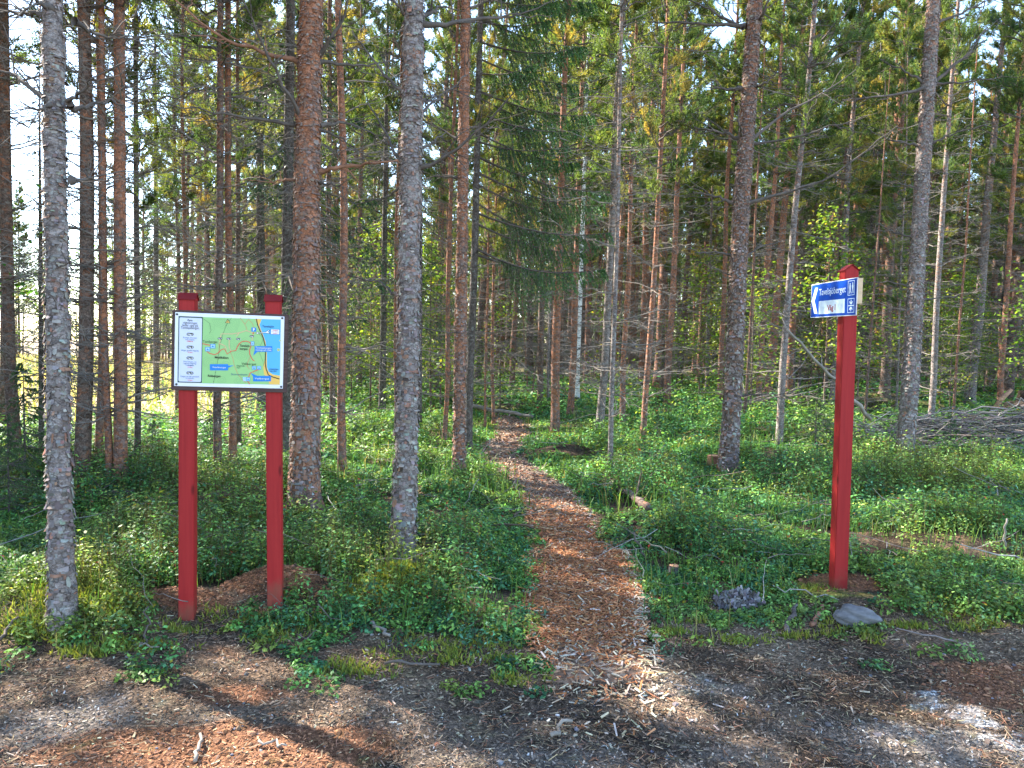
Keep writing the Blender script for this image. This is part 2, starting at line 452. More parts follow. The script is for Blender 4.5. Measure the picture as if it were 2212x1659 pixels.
def slivers(cx, cy, L, W, T, col, tilt=.25, lift=.0, zadd=None):
    """thin six-sided-less chips: top and two long sides, lying at random on the ground"""
    k = len(cx)
    a = rng.uniform(0, 2 * np.pi, k)
    z = hgt(cx, cy) + lift + (zadd if zadd is not None else 0)
    d = np.stack([np.cos(a), np.sin(a), rng.normal(0, tilt, k)], 1); d = unit(d)
    s = unit(np.stack([-np.sin(a), np.cos(a), rng.normal(0, tilt, k)], 1))
    u = unit(np.cross(d, s))
    c = np.stack([cx, cy, z], 1)
    L, W, T = L[:, None] / 2, W[:, None] / 2, T[:, None]
    sh = rng.uniform(.55, 1, (k, 1))
    v = np.stack([c - d * L - s * W, c + d * L - s * W * sh, c + d * L + s * W * sh, c - d * L + s * W], 1)
    v2 = v + (u * T)[:, None]
    V = np.concatenate([v, v2], 1).reshape(-1, 3)
    b0 = np.arange(k)[:, None] * 8
    q = np.concatenate([b0 + [[4, 5, 6, 7]], b0 + [[0, 1, 5, 4]], b0 + [[1, 2, 6, 5]], b0 + [[2, 3, 7, 6]], b0 + [[3, 0, 4, 7]]], 0)
    return V, q, np.repeat(col, 8, 0)

def pick(cols, p, k, var=.18):
    c = np.array(cols)[rng.choice(len(cols), k, p=p)]
    return np.clip(c * rng.lognormal(0, var, (k, 1)) * rng.normal(1, .05, (k, 3)), .01, .9)

# chips on the path
ca = Acc()
def chips(n, y0, y1, size, over=.1):
    y = rng.uniform(y0, y1, n); 
    xl, xr = np.interp(y, PY, PL), np.interp(y, PY, PR)
    u = rng.beta(.85, .85, n) * (1 + 2 * over) - over
    x = xl + u * (xr - xl)
    e = np.minimum(u, 1 - u)
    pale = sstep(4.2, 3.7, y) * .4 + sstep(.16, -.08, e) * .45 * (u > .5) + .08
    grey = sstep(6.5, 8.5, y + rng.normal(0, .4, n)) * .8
    orange = pick([(.37, .15, .060), (.28, .105, .042), (.42, .20, .09), (.17, .075, .04), (.46, .29, .16)], [.32, .28, .2, .14, .06], n, .25)
    pal = pick([(.50, .41, .29), (.42, .31, .20), (.56, .48, .37)], [.4, .35, .25], n, .15)
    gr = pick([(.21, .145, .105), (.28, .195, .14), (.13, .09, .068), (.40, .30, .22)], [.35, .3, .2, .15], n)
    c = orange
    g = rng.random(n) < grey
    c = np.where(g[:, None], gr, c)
    p = rng.random(n) < pale * np.where(g, .35, 1)
    c = np.where(p[:, None], pal, c)
    keep = rng.random(n) < np.where(y < 4.15, .10 + .75 * sstep(3.55, 4.15, y), 1) * np.where(e < 0, .35, 1)
    x, y, c = x[keep], y[keep], c[keep]
    k = len(x)
    big = rng.lognormal(0, .35, k)
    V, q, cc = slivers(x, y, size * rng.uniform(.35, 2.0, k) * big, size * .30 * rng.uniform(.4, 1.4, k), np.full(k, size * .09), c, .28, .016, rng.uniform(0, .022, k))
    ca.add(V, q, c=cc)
chips(900, PY[0], 3.6, .026, .2)
chips(3600, 3.5, 4.3, .028, .12)
chips(13000, 4.2, 6.2, .029, .05)
chips(9000, 6.0, 9.0, .038, .06)
chips(4500, 8.8, 12.5, .06, .06)
chips(2600, 12.3, PY[-1], .08, .06)
# strays around the foot of the path
k = 230
a, rr_ = rng.uniform(0, 2 * np.pi, k), np.abs(rng.normal(0, .8, k))
c0 = g0(1330, 1500)
V, q, cc = slivers(c0[0] + np.cos(a) * rr_ * 1.5, c0[1] + np.sin(a) * rr_ * .55, rng.uniform(.015, .055, k), rng.uniform(.004, .013, k), np.full(k, .003),
                   pick([(.48, .39, .28), (.38, .27, .17), (.27, .13, .07), (.54, .48, .4)], [.4, .25, .2, .15], k), .2, .006)
ca.add(V, q, c=cc)
tag(link('wood_chips', ca.mesh('wood_chips', M_CHIP)), 'loose orange and pale wood chips strewn along the footpath', 'wood chips', kind='stuff')

# needle and twig litter over the bare foreground
la = Acc()
k = 60000
x, y = rng.uniform(-3.4, 3.6, k), rng.uniform(2.5, 5.0, k)
_sm = soil_masks(x, y)
kd = (veg_edge(x, y) < .35) & (rng.random(k) < np.where(_sm.sum(1) > .42, .25, 1.0)) & (rng.random(k) < .35 + .8 * sstep(.4, .6, fbm(x * 2, y * 2, 61)))
x, y = x[kd], y[kd]
k = len(x)
V, q, cc = slivers(x, y, rng.uniform(.012, .055, k), rng.uniform(.0012, .0040, k), rng.uniform(.001, .0025, k),
                   pick([(.25, .18, .115), (.34, .25, .155), (.11, .078, .055), (.26, .125, .07), (.42, .34, .24), (.045, .036, .03)], [.22, .13, .27, .17, .03, .18], k, .32), .22, .003, rng.uniform(0, .008, k))
la.add(V, q, c=cc)
k = 45000
x, y = rng.uniform(-3.4, 3.6, k), rng.uniform(2.5, 5.2, k)
kd = (veg_edge(x, y) < .5)
x, y = x[kd], y[kd]; k = len(x)
V, q, cc = slivers(x, y, rng.uniform(.004, .02, k), rng.uniform(.002, .008, k), rng.uniform(.001, .004, k),
                   np.clip(soil_masks(x, y) * rng.lognormal(-.05, .6, (k, 1)), .02, .5), .4, .001, rng.uniform(0, .006, k))
la.add(V, q, c=cc)
tag(link('needle_litter', la.mesh('needle_litter', M_VC)), 'brown pine needles and twig bits littering the bare soil', 'litter', kind='stuff')

# gravel
ga2 = Acc()
k = 900
x, y = rng.uniform(-3, 3.4, k), rng.uniform(2.5, 4.4, k)
s = rng.lognormal(-5.3, .45, k)
PHI = (1 + 5 ** .5) / 2
ico = unit(np.array([(-1, PHI, 0), (1, PHI, 0), (-1, -PHI, 0), (1, -PHI, 0), (0, -1, PHI), (0, 1, PHI), (0, -1, -PHI), (0, 1, -PHI), (PHI, 0, -1), (PHI, 0, 1), (-PHI, 0, -1), (-PHI, 0, 1)]))
icf = np.array([(0, 11, 5), (0, 5, 1), (0, 1, 7), (0, 7, 10), (0, 10, 11), (1, 5, 9), (5, 11, 4), (11, 10, 2), (10, 7, 6), (7, 1, 8), (3, 9, 4), (3, 4, 2), (3, 2, 6), (3, 6, 8), (3, 8, 9), (4, 9, 5), (2, 4, 11), (6, 2, 10), (8, 6, 7), (9, 8, 1)])
V = ico[None] * s[:, None, None] * rng.uniform(.6, 1.3, (k, 12, 1)) * np.array([1, 1, .6]) + np.stack([x, y, hgt(x, y) + s * .2], 1)[:, None]
ga2.add(V.reshape(-1, 3), t=(icf[None] + np.arange(k)[:, None, None] * 12).reshape(-1, 3), c=np.repeat(pick([(.19, .19, .205), (.14, .13, .13), (.26, .25, .24)], [.5, .3, .2], k), 12, 0))
tag(link('gravel', ga2.mesh('gravel', M_VC)), 'small grey pebbles scattered on the bare soil', 'gravel', kind='stuff')

ca2 = Acc()
for px, py, rx, ry, k, s0_ in [(405, 1322, .30, .14, 500, -5.5), (600, 1292, .36, .2, 900, -5.3), (1812, 1282, .32, .18, 600, -5.5), (2190, 1480, .5, .3, 800, -5.4), (480, 1600, .9, .25, 500, -5.2), (1560, 1560, 1.6, .4, 500, -5.4), (965, 1200, .25, .2, 160, -4.4)]:
    c0 = g0(px, py); a, r_ = rng.uniform(0, 2 * np.pi, k), np.sqrt(rng.random(k))
    x, y = c0[0] + np.cos(a) * r_ * rx, c0[1] + np.sin(a) * r_ * ry
    s = np.minimum(rng.lognormal(s0_, .6, k), .018)
    V = ico[None] * s[:, None, None] * rng.uniform(.6, 1.35, (k, 12, 1)) * np.array([1, 1, .7]) + np.stack([x, y, hgt(x, y) + s * .15], 1)[:, None]
    cc_ = pick([(.25, .118, .06), (.21, .10, .052), (.28, .145, .08), (.12, .065, .04)], [.45, .3, .15, .1], k, .12) if px not in (1560, 965) else pick([(.12, .09, .07), (.06, .045, .035), (.19, .16, .14)], [.4, .4, .2], k)
    ca2.add(V.reshape(-1, 3), t=(icf[None] + np.arange(k)[:, None, None] * 12).reshape(-1, 3), c=np.repeat(cc_, 12, 0))
tag(link('soil_clods', ca2.mesh('soil_clods', M_VC)), 'crumbs and clods of dug-up sandy soil round the posts', 'soil', kind='stuff')

# ------------------------------------------------------------------ ground cover
def clear_of_things(x, y):
    ok = np.ones(x.shape)
    for px, py, rx, ry in [(405, 1325, .34, .16), (590, 1295, .36, .2), (1815, 1300, .36, .34), (1850, 1350, .18, .16), (1600, 1300, .2, .13), (2190, 1470, .5, .28), (866, 1240, .22, .26), (133, 1352, .2, .16)]:
        ok = ok * (1 - sstep(.05, .4, disc(x, y, px, py, rx, ry)))
    return ok

def veg_density(x, y):
    e_ = veg_edge(x, y) + .9 * (fbm(x * 1.9, y * 1.9, 71) - .5)
    d = np.maximum(sstep(-.10, .30, e_), 0.5 * sstep(-1.1, -.2, e_) * sstep(.52, .62, fbm(x * 4, y * 4, 73)))
    d = d * sstep(.10, -.12, path_in(x, y) + .34 * (fbm(x * 3.2, y * 3.2, 72) - .5))
    return d * clear_of_things(x, y) * (1 - .9 * field(x, y))

GREENS = [(.060, .160, .050), (.085, .200, .050), (.045, .130, .060), (.125, .23, .05), (.17, .22, .045), (.060, .150, .085)]
GREENP = [.27, .24, .17, .16, .08, .08]

def leafy(acc, x, y, z, R, Hh, nl, size, tint, aspect=.55):
    """dome-shaped plants of small pointed leaves"""
    k = len(x)
    th, ph = rng.uniform(0, 2 * np.pi, (k, nl)), np.arccos(1 - rng.random((k, nl)) * .98)
    rad = rng.uniform(.25, 1.08, (k, nl)) ** .6
    o = np.stack([np.cos(th) * np.sin(ph), np.sin(th) * np.sin(ph), np.cos(ph)], -1) * rad[..., None]
    c = np.stack([x, y, z], -1)[:, None] + o * np.stack([R, R, Hh], -1)[:, None]
    nrm = unit(o * .7 + np.array([0, 0, .75]) + rng.normal(0, .45, (k, nl, 3)))
    d = unit(np.cross(nrm, rng.normal(0, 1, (k, nl, 3))))
    s = np.cross(nrm, d)
    L = (size[:, None] * rng.uniform(.7, 1.3, (k, nl)))[..., None]
    q = np.stack([c - d * L * .5, c + s * L * aspect * .5 - d * L * .05, c + d * L * .55, c - s * L * aspect * .5 - d * L * .05], 2).reshape(-1, 4, 3)
    col = np.repeat(tint, nl, 0) * rng.lognormal(-.05, .45, (k * nl, 1)) * np.repeat(rng.lognormal(0, .22, (k, 1)), nl, 0) * np.array([1, 1, 1])
    odd = rng.random(k * nl)
    col = np.where((odd < .012)[:, None], np.array([.30, .24, .03]), col)
    col = np.where((odd > .996)[:, None], np.array([.30, .05, .03]), col)
    acc.quads(q, np.clip(col, .005, .6))

def sprig_stems(acc, x, y, z, R, Hh, ns=3):
    k = len(x) * ns
    rp = lambda v: np.repeat(v, ns)
    a = rng.uniform(0, 2 * np.pi, k); b0 = np.stack([rp(x), rp(y), rp(z)], 1) + rng.normal(0, .012, (k, 3)) * [1, 1, 0]
    top = b0 + np.stack([np.cos(a) * rp(R) * .7, np.sin(a) * rp(R) * .7, rp(Hh) * .85], 1)
    wv = np.stack([-np.sin(a), np.cos(a), 0 * a], 1) * .0018
    acc.quads(np.stack([b0 - wv, b0 + wv, top + wv * .5, top - wv * .5], 1), np.tile([[.10, .085, .04]], (k, 1)))
sa = Acc()
def shrubs(n, ylo, yhi, half, nl, size, R, Hm, p_keep=1.0, seed=0):
    y = np.sqrt(rng.uniform(ylo ** 2, yhi ** 2, n))
    x = y * rng.uniform(-half, half, n)
    d = veg_density(x, y)
    hol = np.maximum(sstep(.34, .46, fbm(x * 1.7, y * 1.7, 81)), sstep(0, .3, disc(x, y, 1960, 1085, 1.4, .8)))
    kp = rng.random(n) < d * (.12 + .88 * hol)
    x, y, d = x[kp], y[kp], d[kp]
    k = len(x)
    clump = fbm(x * .8, y * .8, 91)
    tint = np.array(GREENS)[rng.choice(len(GREENS), k, p=GREENP)]
    yel = (sstep(.42, .62, fbm(x * .7, y * .7, 95)) * .7 * rng.random(k))[:, None]
    tint = tint * (1 - yel) + np.array([.17, .22, .04]) * yel
    mossy = np.maximum.reduce([disc(x, y, 130, 1350, .6, .35), disc(x, y, 850, 1290, .4, .3), disc(x, y, 2000, 1075, 1.0, .5)])[:, None]
    tint = tint * (1 - mossy * .8) + np.array([.16, .18, .03]) * mossy * .8
    hs = Hm * (.25 + 1.3 * sstep(.3, .68, clump)) * (.4 + .6 * sstep(0, .6, veg_edge(x, y))) * rng.uniform(.5, 1.45, k) * (.22 + .78 * sstep(0, -np.clip(y * .11, .35, 1.6), path_in(x, y)))
    Rk = R * rng.uniform(.7, 1.4, k)
    if yhi < 12: sprig_stems(sa, x, y, hgt(x, y), Rk, np.maximum(hs, .03))
    leafy(sa, x, y, hgt(x, y) + .01, Rk, np.maximum(hs, .03), nl, size * rng.uniform(.75, 1.3, k), tint)
shrubs(6200, 3.5, 6.2, .78, 46, .025, .07, .19)
shrubs(9600, 6.0, 10.5, .76, 36, .034, .10, .25)
shrubs(9400, 10.0, 18.0, .78, 24, .056, .20, .30)
shrubs(9500, 17.0, 40.0, .85, 18, .11, .45, .45)
tag(link('bilberry_shrubs', sa.mesh('bilberry_shrubs', M_SHRUB)), 'knee-low green bilberry and lingonberry scrub covering the forest floor', 'undergrowth', kind='stuff')

fw = Acc()
k = 620
y = np.sqrt(rng.uniform(3.9 ** 2, 13 ** 2, k)); x = y * rng.uniform(-.75, .75, k)
kp = veg_density(x, y) > .4
x, y = x[kp], y[kp]; k = len(x)
az = rng.uniform(0, 2 * np.pi, k); L = rng.lognormal(-.75, .45, k)
d = np.stack([np.cos(az), np.sin(az), rng.normal(.05, .22, k)], 1)
t_ = np.linspace(-.5, .5, 7)
P = np.stack([x, y, hgt(x, y) + rng.uniform(.03, .22, k)], 1)[:, None] + d[:, None] * (L[:, None] * t_)[..., None] + np.cumsum(rng.normal(0, .016, (k, 7, 3)), 1)
v_, q_ = tubes(P, rng.lognormal(-5.85, .4, k)[:, None] * np.linspace(1.25, .5, 7), 4)
fw.add(v_, q_, c=np.repeat(pick([(.24, .21, .185), (.15, .125, .105), (.32, .29, .25), (.10, .075, .06)], [.35, .3, .15, .2], k), 28, 0))
tag(link('fallen_twigs', fw.mesh('fallen_twigs', M_VC)), 'thin grey fallen twigs tangled in the undergrowth', 'twigs', kind='stuff')

# grass blades between the shrubs and in the clearing
gr = Acc()
def blades(n, ylo, yhi, lo, hi, L, W, dens, cols, p):
    y = np.sqrt(rng.uniform(ylo ** 2, yhi ** 2, n)); x = y * rng.uniform(lo, hi, n)
    kp = rng.random(n) < dens(x, y)
    x, y = x[kp], y[kp]; k = len(x)
    a = rng.uniform(0, 2 * np.pi, k); ln = L * rng.uniform(.5, 1.3, k)
    d = np.stack([np.cos(a), np.sin(a), np.zeros(k)], 1); s = np.stack([-np.sin(a), np.cos(a), np.zeros(k)], 1) * (W * rng.uniform(.6, 1.3, k))[:, None]
    b0 = np.stack([x, y, hgt(x, y)], 1); up = np.array([0, 0, 1.])
    lean = rng.uniform(.1, .9, (k, 1))
    p1 = b0 + (up * .62 + d * .22 * lean) * ln[:, None]; p2 = b0 + (up * .9 + d * .65 * lean) * ln[:, None]
    c = pick(cols, p, k)
    gr.quads(np.stack([b0 - s, b0 + s, p1 + s * .7, p1 - s * .7], 1), c); gr.tris(np.stack([p1 - s * .7, p1 + s * .7, p2], 1), c)
GC, GP = [(.07, .15, .03), (.12, .19, .04), (.05, .11, .03), (.22, .2, .08)], [.4, .3, .2, .1]
blades(9000, 3.9, 7, -.75, .75, .16, .003, lambda x, y: veg_density(x, y) * sstep(.42, .6, fbm(x * 1.1, y * 1.1, 101)), GC, GP)
blades(16000, 7, 16, -.78, .78, .26, .006, lambda x, y: veg_density(x, y) * sstep(.4, .6, fbm(x * .7, y * .7, 103)), GC, GP)
blades(14000, 14, 60, -.95, -.3, .45, .02, lambda x, y: field(x, y), [(.42, .36, .2), (.3, .3, .1), (.2, .26, .07)], [.5, .3, .2])
tag(link('grass', gr.mesh('grass', M_SHRUB)), 'thin grass blades between the shrubs and in the clearing', 'grass', kind='stuff')

# moss cushions: short dense tufts over the mossy mounds
ma = Acc()
for px, py, rx, ry, k in [(130, 1352, .52, .28, 5200), (850, 1292, .34, .24, 4200), (640, 1352, .4, .14, 1500), (2010, 1078, .8, .35, 3500), (2130, 1330, .5, .25, 2600), (1000, 1400, .4, .1, 700), (1690, 1290, .4, .1, 900), (300, 1400, .35, .1, 900), (940, 1340, .3, .12, 900)] + [(px_, py_ + rng.uniform(-10, 45), rng.uniform(.08, .3), rng.uniform(.04, .12), 420) for px_, py_ in zip(np.linspace(20, 1120, 15), np.interp(np.linspace(20, 1120, 15), [0, 200, 400, 520, 700, 900, 1080, 1180], [1375, 1400, 1352, 1330, 1400, 1425, 1440, 1430]))] + [(px_, rng.uniform(1330, 1420), rng.uniform(.08, .3), rng.uniform(.04, .1), 420) for px_ in np.linspace(1440, 2180, 11)]:
    c0 = g0(px, py)
    a, r_ = rng.uniform(0, 2 * np.pi, k), np.sqrt(rng.random(k))
    x, y = c0[0] + np.cos(a) * r_ * rx, c0[1] + np.sin(a) * r_ * ry
    kp = (rng.random(k) < .25 + sstep(.35, .6, fbm(x * 8, y * 8, 111))) & (rng.random(k) < 1.2 - r_)
    x, y = x[kp], y[kp]; k = len(x)
    b0 = np.stack([x, y, hgt(x, y) + .004], 1)
    d = unit(rng.normal(0, .55, (k, 3)) + np.array([0, 0, 1.])); s = unit(np.cross(d, rng.normal(0, 1, (k, 3)))) * .006
    L = rng.uniform(.02, .05, (k, 1))
    ma.tris(np.stack([b0 - s, b0 + s, b0 + d * L], 1), pick([(.19, .21, .035), (.13, .17, .03), (.25, .25, .06), (.09, .12, .03)], [.35, .3, .2, .15], k))
tag(link('moss', ma.mesh('moss', M_SHRUB)), 'yellow-green moss cushions on the ground and round the trunk foot', 'moss', kind='stuff')

# ------------------------------------------------------------------ tree building blocks
def trunk_mesh(name, H, r0, mat, near=False, wob=.04, seed=0, ztop=None, taper=.86, flare=.25, fcol=None):
    ztop = ztop or H
    dz = .03 if near else .22
    sides = 44 if near else 12
    zs = np.concatenate([[-.25], np.arange(0, min(ztop, 6.5 if near else ztop), dz)])
    if near and ztop > 6.5: zs = np.concatenate([zs, np.arange(6.5, ztop, .3)])
    zs = np.append(zs, ztop)
    a = np.arange(sides) * 2 * np.pi / sides
    ax = trunk_axis(zs, wob, seed)
    rad = r0 * (1 - np.clip(zs / H, 0, 1) ** 1.25 * taper) * (1 + (flare + .18 * near) * np.exp(-np.maximum(zs, 0) / .10) + flare * .35 * np.exp(-np.maximum(zs, 0) / .45))
    A, ZZ = np.meshgrid(a, zs)
    R = rad[:, None] * np.ones_like(A)
    if near:
        u = A / (2 * np.pi)
        def cyc(f, g, s): return vn(u * f, ZZ * g, s) * (1 - u) + vn(u * f - f, ZZ * g, s) * u
        R = R + .006 * (cyc(14, 26, seed) - .5) + .010 * (np.round(cyc(12, 18, seed + 3) * 4) / 4 - .5) + .012 * (cyc(4, 5, seed + 5) - .5)
        R = R + .05 * np.exp(-np.maximum(ZZ, 0) / .12) * (cyc(5, .5, seed + 8) - .4) * r0 / .12
        for zk in np.arange(1.6, 7, .52):
            R = R + .008 * np.exp(-((ZZ - zk - .05 * math.sin(zk * 9 + seed)) / .05) ** 2)
    else:
        R = R * (1 + .07 * (vn(A * 2, ZZ * 3, seed) - .5))
    V = np.stack([ax[:, 0:1] + np.cos(A) * R, ax[:, 1:2] + np.sin(A) * R, ZZ], -1)
    fl = None
    if near:
        k = int(6.2 * 2 * math.pi * r0 * 1150)
        zz = rng.uniform(.02, 6.4, k); aa = rng.uniform(0, 2 * np.pi, k)
        rr_ = r0 * (1 - (zz / H) ** 1.25 * taper) * (1 + flare * np.exp(-zz / .10) + flare * .35 * np.exp(-zz / .45))
        axx = trunk_axis(zz, wob, seed)
        big_ = (1.35 - .55 * sstep(.3, 4, zz)) * (r0 / .13) ** .5
        w2, h2 = rng.lognormal(-4.5, .5, k) * big_, rng.lognormal(-4.62, .45, k) * big_
        lift, top = rng.uniform(.005, .019, k), rng.uniform(.000, .004, k)
        G = []
        for da, dz, lf in ((-1, 1, top * .3), (-.9, -.7, lift * .6), (0, -1.1, lift), (0, 1.1, top + .002), (1, 1, top * .3), (.9, -.7, lift * .6)):
            an = aa + da * w2 / rr_; R_ = rr_ + .004 + lf
            G.append(np.stack([axx[:, 0] + np.cos(an) * R_, axx[:, 1] + np.sin(an) * R_, zz + dz * h2 * rng.uniform(.7, 1.2, k)], -1))
        G = np.stack(G, 1)
        up_ = np.clip(zz / 6, 0, 1)[:, None] * (fcol[1] if fcol else .2)
        c_ = pick([(.255, .222, .205), (.20, .165, .148), (.15, .118, .104), (.27, .145, .098), (.10, .076, .064), (.27, .28, .24)], list(fcol[0]), k, .16)
        c_ = c_ * (1 - up_ * .6) + np.array([.30, .165, .11]) * up_ * .6
        fl = (G.reshape(-1, 3), np.concatenate([np.arange(k)[:, None] * 6 + [[0, 1, 2, 3]], np.arange(k)[:, None] * 6 + [[3, 2, 5, 4]]]), np.repeat(c_, 6, 0))
    n_, s_ = A.shape
    i = np.arange(n_ * s_).reshape(n_, s_)
    ac = Acc()
    ac.add(V, q=np.stack([i[:-1], np.roll(i[:-1], -1, 1), np.roll(i[1:], -1, 1), i[1:]], -1))
    if fl: ac.add(fl[0], q=fl[1], c=fl[2], m=1)
    return ac.mesh(name, [mat, M_VC], True)

def trunk_axis(z, wob, seed):
    z = np.asarray(z, float)
    f = sstep(0, 1.5, z)
    return np.stack([wob * 2 * (vn(z * .33, z * 0 + seed, 5) - .5) * f, wob * 2 * (vn(z * .33, z * 0 + seed, 6) - .5) * f], -1)

def twig_cloud(ac, z0, z1, per_m, Lmin, Lmax, r=.009, wob=.04, seed=0, subs=4, rise=(-.15, .45), droop=.25, sides=4, lod=1.0):
    """dead side branches along a trunk with finer twigs on them"""
    k = max(2, int((z1 - z0) * per_m))
    whorl = np.arange(z0, z1, .42)
    z = np.clip(rng.choice(whorl, k) + rng.normal(0, .05, k), z0, z1)
    az = rng.uniform(0, 2 * np.pi, k)
    el = rng.uniform(rise[0], rise[1], k)
    L = rng.uniform(Lmin, Lmax, k) * rng.uniform(.4, 1, k)
    n_ = 6
    t = np.linspace(0, 1, n_)
    d = np.stack([np.cos(az) * np.cos(el), np.sin(az) * np.cos(el), np.sin(el)], -1)
    side = np.stack([-np.sin(az), np.cos(az), 0 * az], -1)
    ax = trunk_axis(z, wob, seed)
    b0 = np.concatenate([ax, z[:, None]], 1)
    P = b0[:, None] + d[:, None] * (L[:, None] * t)[..., None] + side[:, None] * (rng.normal(0, .14, k)[:, None] * L[:, None] * t ** 2)[..., None]
    P[..., 2] += (rng.normal(0, droop, k) * L)[:, None] * t ** 2 * .6
    P[:, 1:] += rng.normal(0, .022, (k, n_ - 1, 3)) * L[:, None, None]
    rr0 = r * rng.uniform(.6, 1.3, k) * np.sqrt(np.maximum(L, .3))
    v, q = tubes(P, rr0[:, None] * (1.05 - .85 * t), sides)
    ac.add(v, q)
    if subs:
        kk = k * subs
        pi_ = np.repeat(np.arange(k), subs)
        tt = rng.uniform(.25, .98, kk)
        f = tt * (n_ - 1); i0 = np.minimum(f.astype(int), n_ - 2); fr = (f - i0)[:, None]
        s0 = P[pi_, i0] * (1 - fr) + P[pi_, i0 + 1] * fr
        dd = unit(d[pi_] + side[pi_] * rng.choice([-1, 1], kk)[:, None] * rng.uniform(.4, 1.2, (kk, 1)) + np.array([0, 0, 1]) * rng.normal(0, .4, (kk, 1)))
        sl_ = (L[pi_] * rng.uniform(.12, .45, kk))[:, None, None]
        t3 = np.linspace(0, 1, 4)
        Q = s0[:, None] + dd[:, None] * sl_ * t3[None, :, None]
        Q[:, 1:] += rng.normal(0, .06, (kk, 3, 3)) * sl_
        v, q = tubes(Q, (rr0[pi_] * .42)[:, None] * (1.1 - .7 * t3), 3)
        ac.add(v, q)
    return P

PINE_COLS = [(.050, .085, .030), (.070, .110, .032), (.095, .125, .034), (.035, .070, .036), (.15, .145, .04), (.22, .15, .045)]
PINE_P = [.22, .24, .20, .12, .14, .08]

def tufts(ac, c, d, L, col, nn=14, w=.006, spread=.75, m=0):
    """needle brushes at shoot ends"""
    k = len(c)
    t = rng.uniform(-.2, 1, (k, nn))
    base = c[:, None] + d[:, None] * (L[:, None] * t)[..., None]
    pr = unit(np.cross(d[:, None], rng.normal(0, 1, (k, nn, 3))))
    nd_ = unit(d[:, None] * rng.uniform(.35, 1, (k, nn))[..., None] + pr * spread)
    nl = (L * .62)[:, None] * rng.uniform(.6, 1.2, (k, nn))
    s = unit(np.cross(nd_, rng.normal(0, 1, (k, nn, 3)))) * w
    tri = np.stack([base - s, base + s, base + nd_ * nl[..., None]], 2).reshape(-1, 3, 3)
    ac.tris(tri, np.clip(np.repeat(col, nn, 0) * rng.lognormal(0, .15, (k * nn, 1)), .004, .6), m)

def pine_crown(name, H, zb, Rmax, limbs, shoots, seed, w=.008, tl=.17, mats=None, nn=14):
    """live crown of a slender pine: upswept limbs, side shoots and needle brushes; local origin at the trunk foot"""
    ac = Acc()
    u = np.sort(rng.random(limbs)) ** .9
    z = zb + (H - zb - .3) * u
    az = rng.uniform(0, 2 * np.pi, limbs)
    L = Rmax * (1 - u * .82) * rng.uniform(.55, 1.15, limbs) * (.55 + .45 * sstep(0, .22, u))
    el = rng.uniform(-.05, .35, limbs) + u * .55
    t = np.linspace(0, 1, 7)
    d = np.stack([np.cos(az) * np.cos(el), np.sin(az) * np.cos(el), np.sin(el)], -1)
    side = np.stack([-np.sin(az), np.cos(az), 0 * az], -1)
    b0 = np.concatenate([trunk_axis(z, .04, seed), z[:, None]], 1)
    P = b0[:, None] + d[:, None] * (L[:, None] * t)[..., None]
    P[..., 2] += (L * rng.uniform(-.15, .25, limbs))[:, None] * t ** 2
    P[:, 1:] += rng.normal(0, .03, (limbs, 6, 3)) * L[:, None, None]
    v, q = tubes(P, (.008 + .012 * L)[:, None] * (1.05 - .85 * t), 4)
    ac.add(v, q, m=1)
    k = limbs * shoots
    li = np.repeat(np.arange(limbs), shoots)
    tt = rng.uniform(.22, 1, k) ** .8
    f = tt * 6; i0 = np.minimum(f.astype(int), 5); fr = (f - i0)[:, None]
    s0 = P[li, i0] * (1 - fr) + P[li, i0 + 1] * fr
    sd = unit(d[li] * .8 + side[li] * rng.choice([-1, 1], k)[:, None] * rng.uniform(.2, 1.2, (k, 1)) + np.array([0, 0, 1]) * rng.uniform(-.1, .8, (k, 1)))
    sL = L[li] * rng.uniform(.06, .34, k) * (1.1 - tt * .5)
    e = s0 + sd * sL[:, None]
    t3 = np.linspace(0, 1, 3)
    Q = s0[:, None] + (e - s0)[:, None] * t3[None, :, None]
    v, q = tubes(Q, np.full((k, 1), .005) * (1.1 - .5 * t3), 3)
    ac.add(v, q, m=1)
    limbcol = np.array(PINE_COLS)[rng.choice(len(PINE_COLS), limbs, p=PINE_P)]
    col = limbcol[li] * .6 + .4 * np.array(PINE_COLS)[rng.choice(len(PINE_COLS), k, p=PINE_P)]
    up = unit(sd + np.array([0, 0, .5]))
    tufts(ac, e, up, tl * rng.uniform(.75, 1.3, k), col, nn, w)
    tufts(ac, s0 * .45 + e * .55 + rng.normal(0, .03, (k, 3)), up, tl * rng.uniform(.6, 1.1, k), col * .95, max(6, nn - 5), w)
    return ac.mesh(name, mats or [M_NEEDLE, M_TWIG])

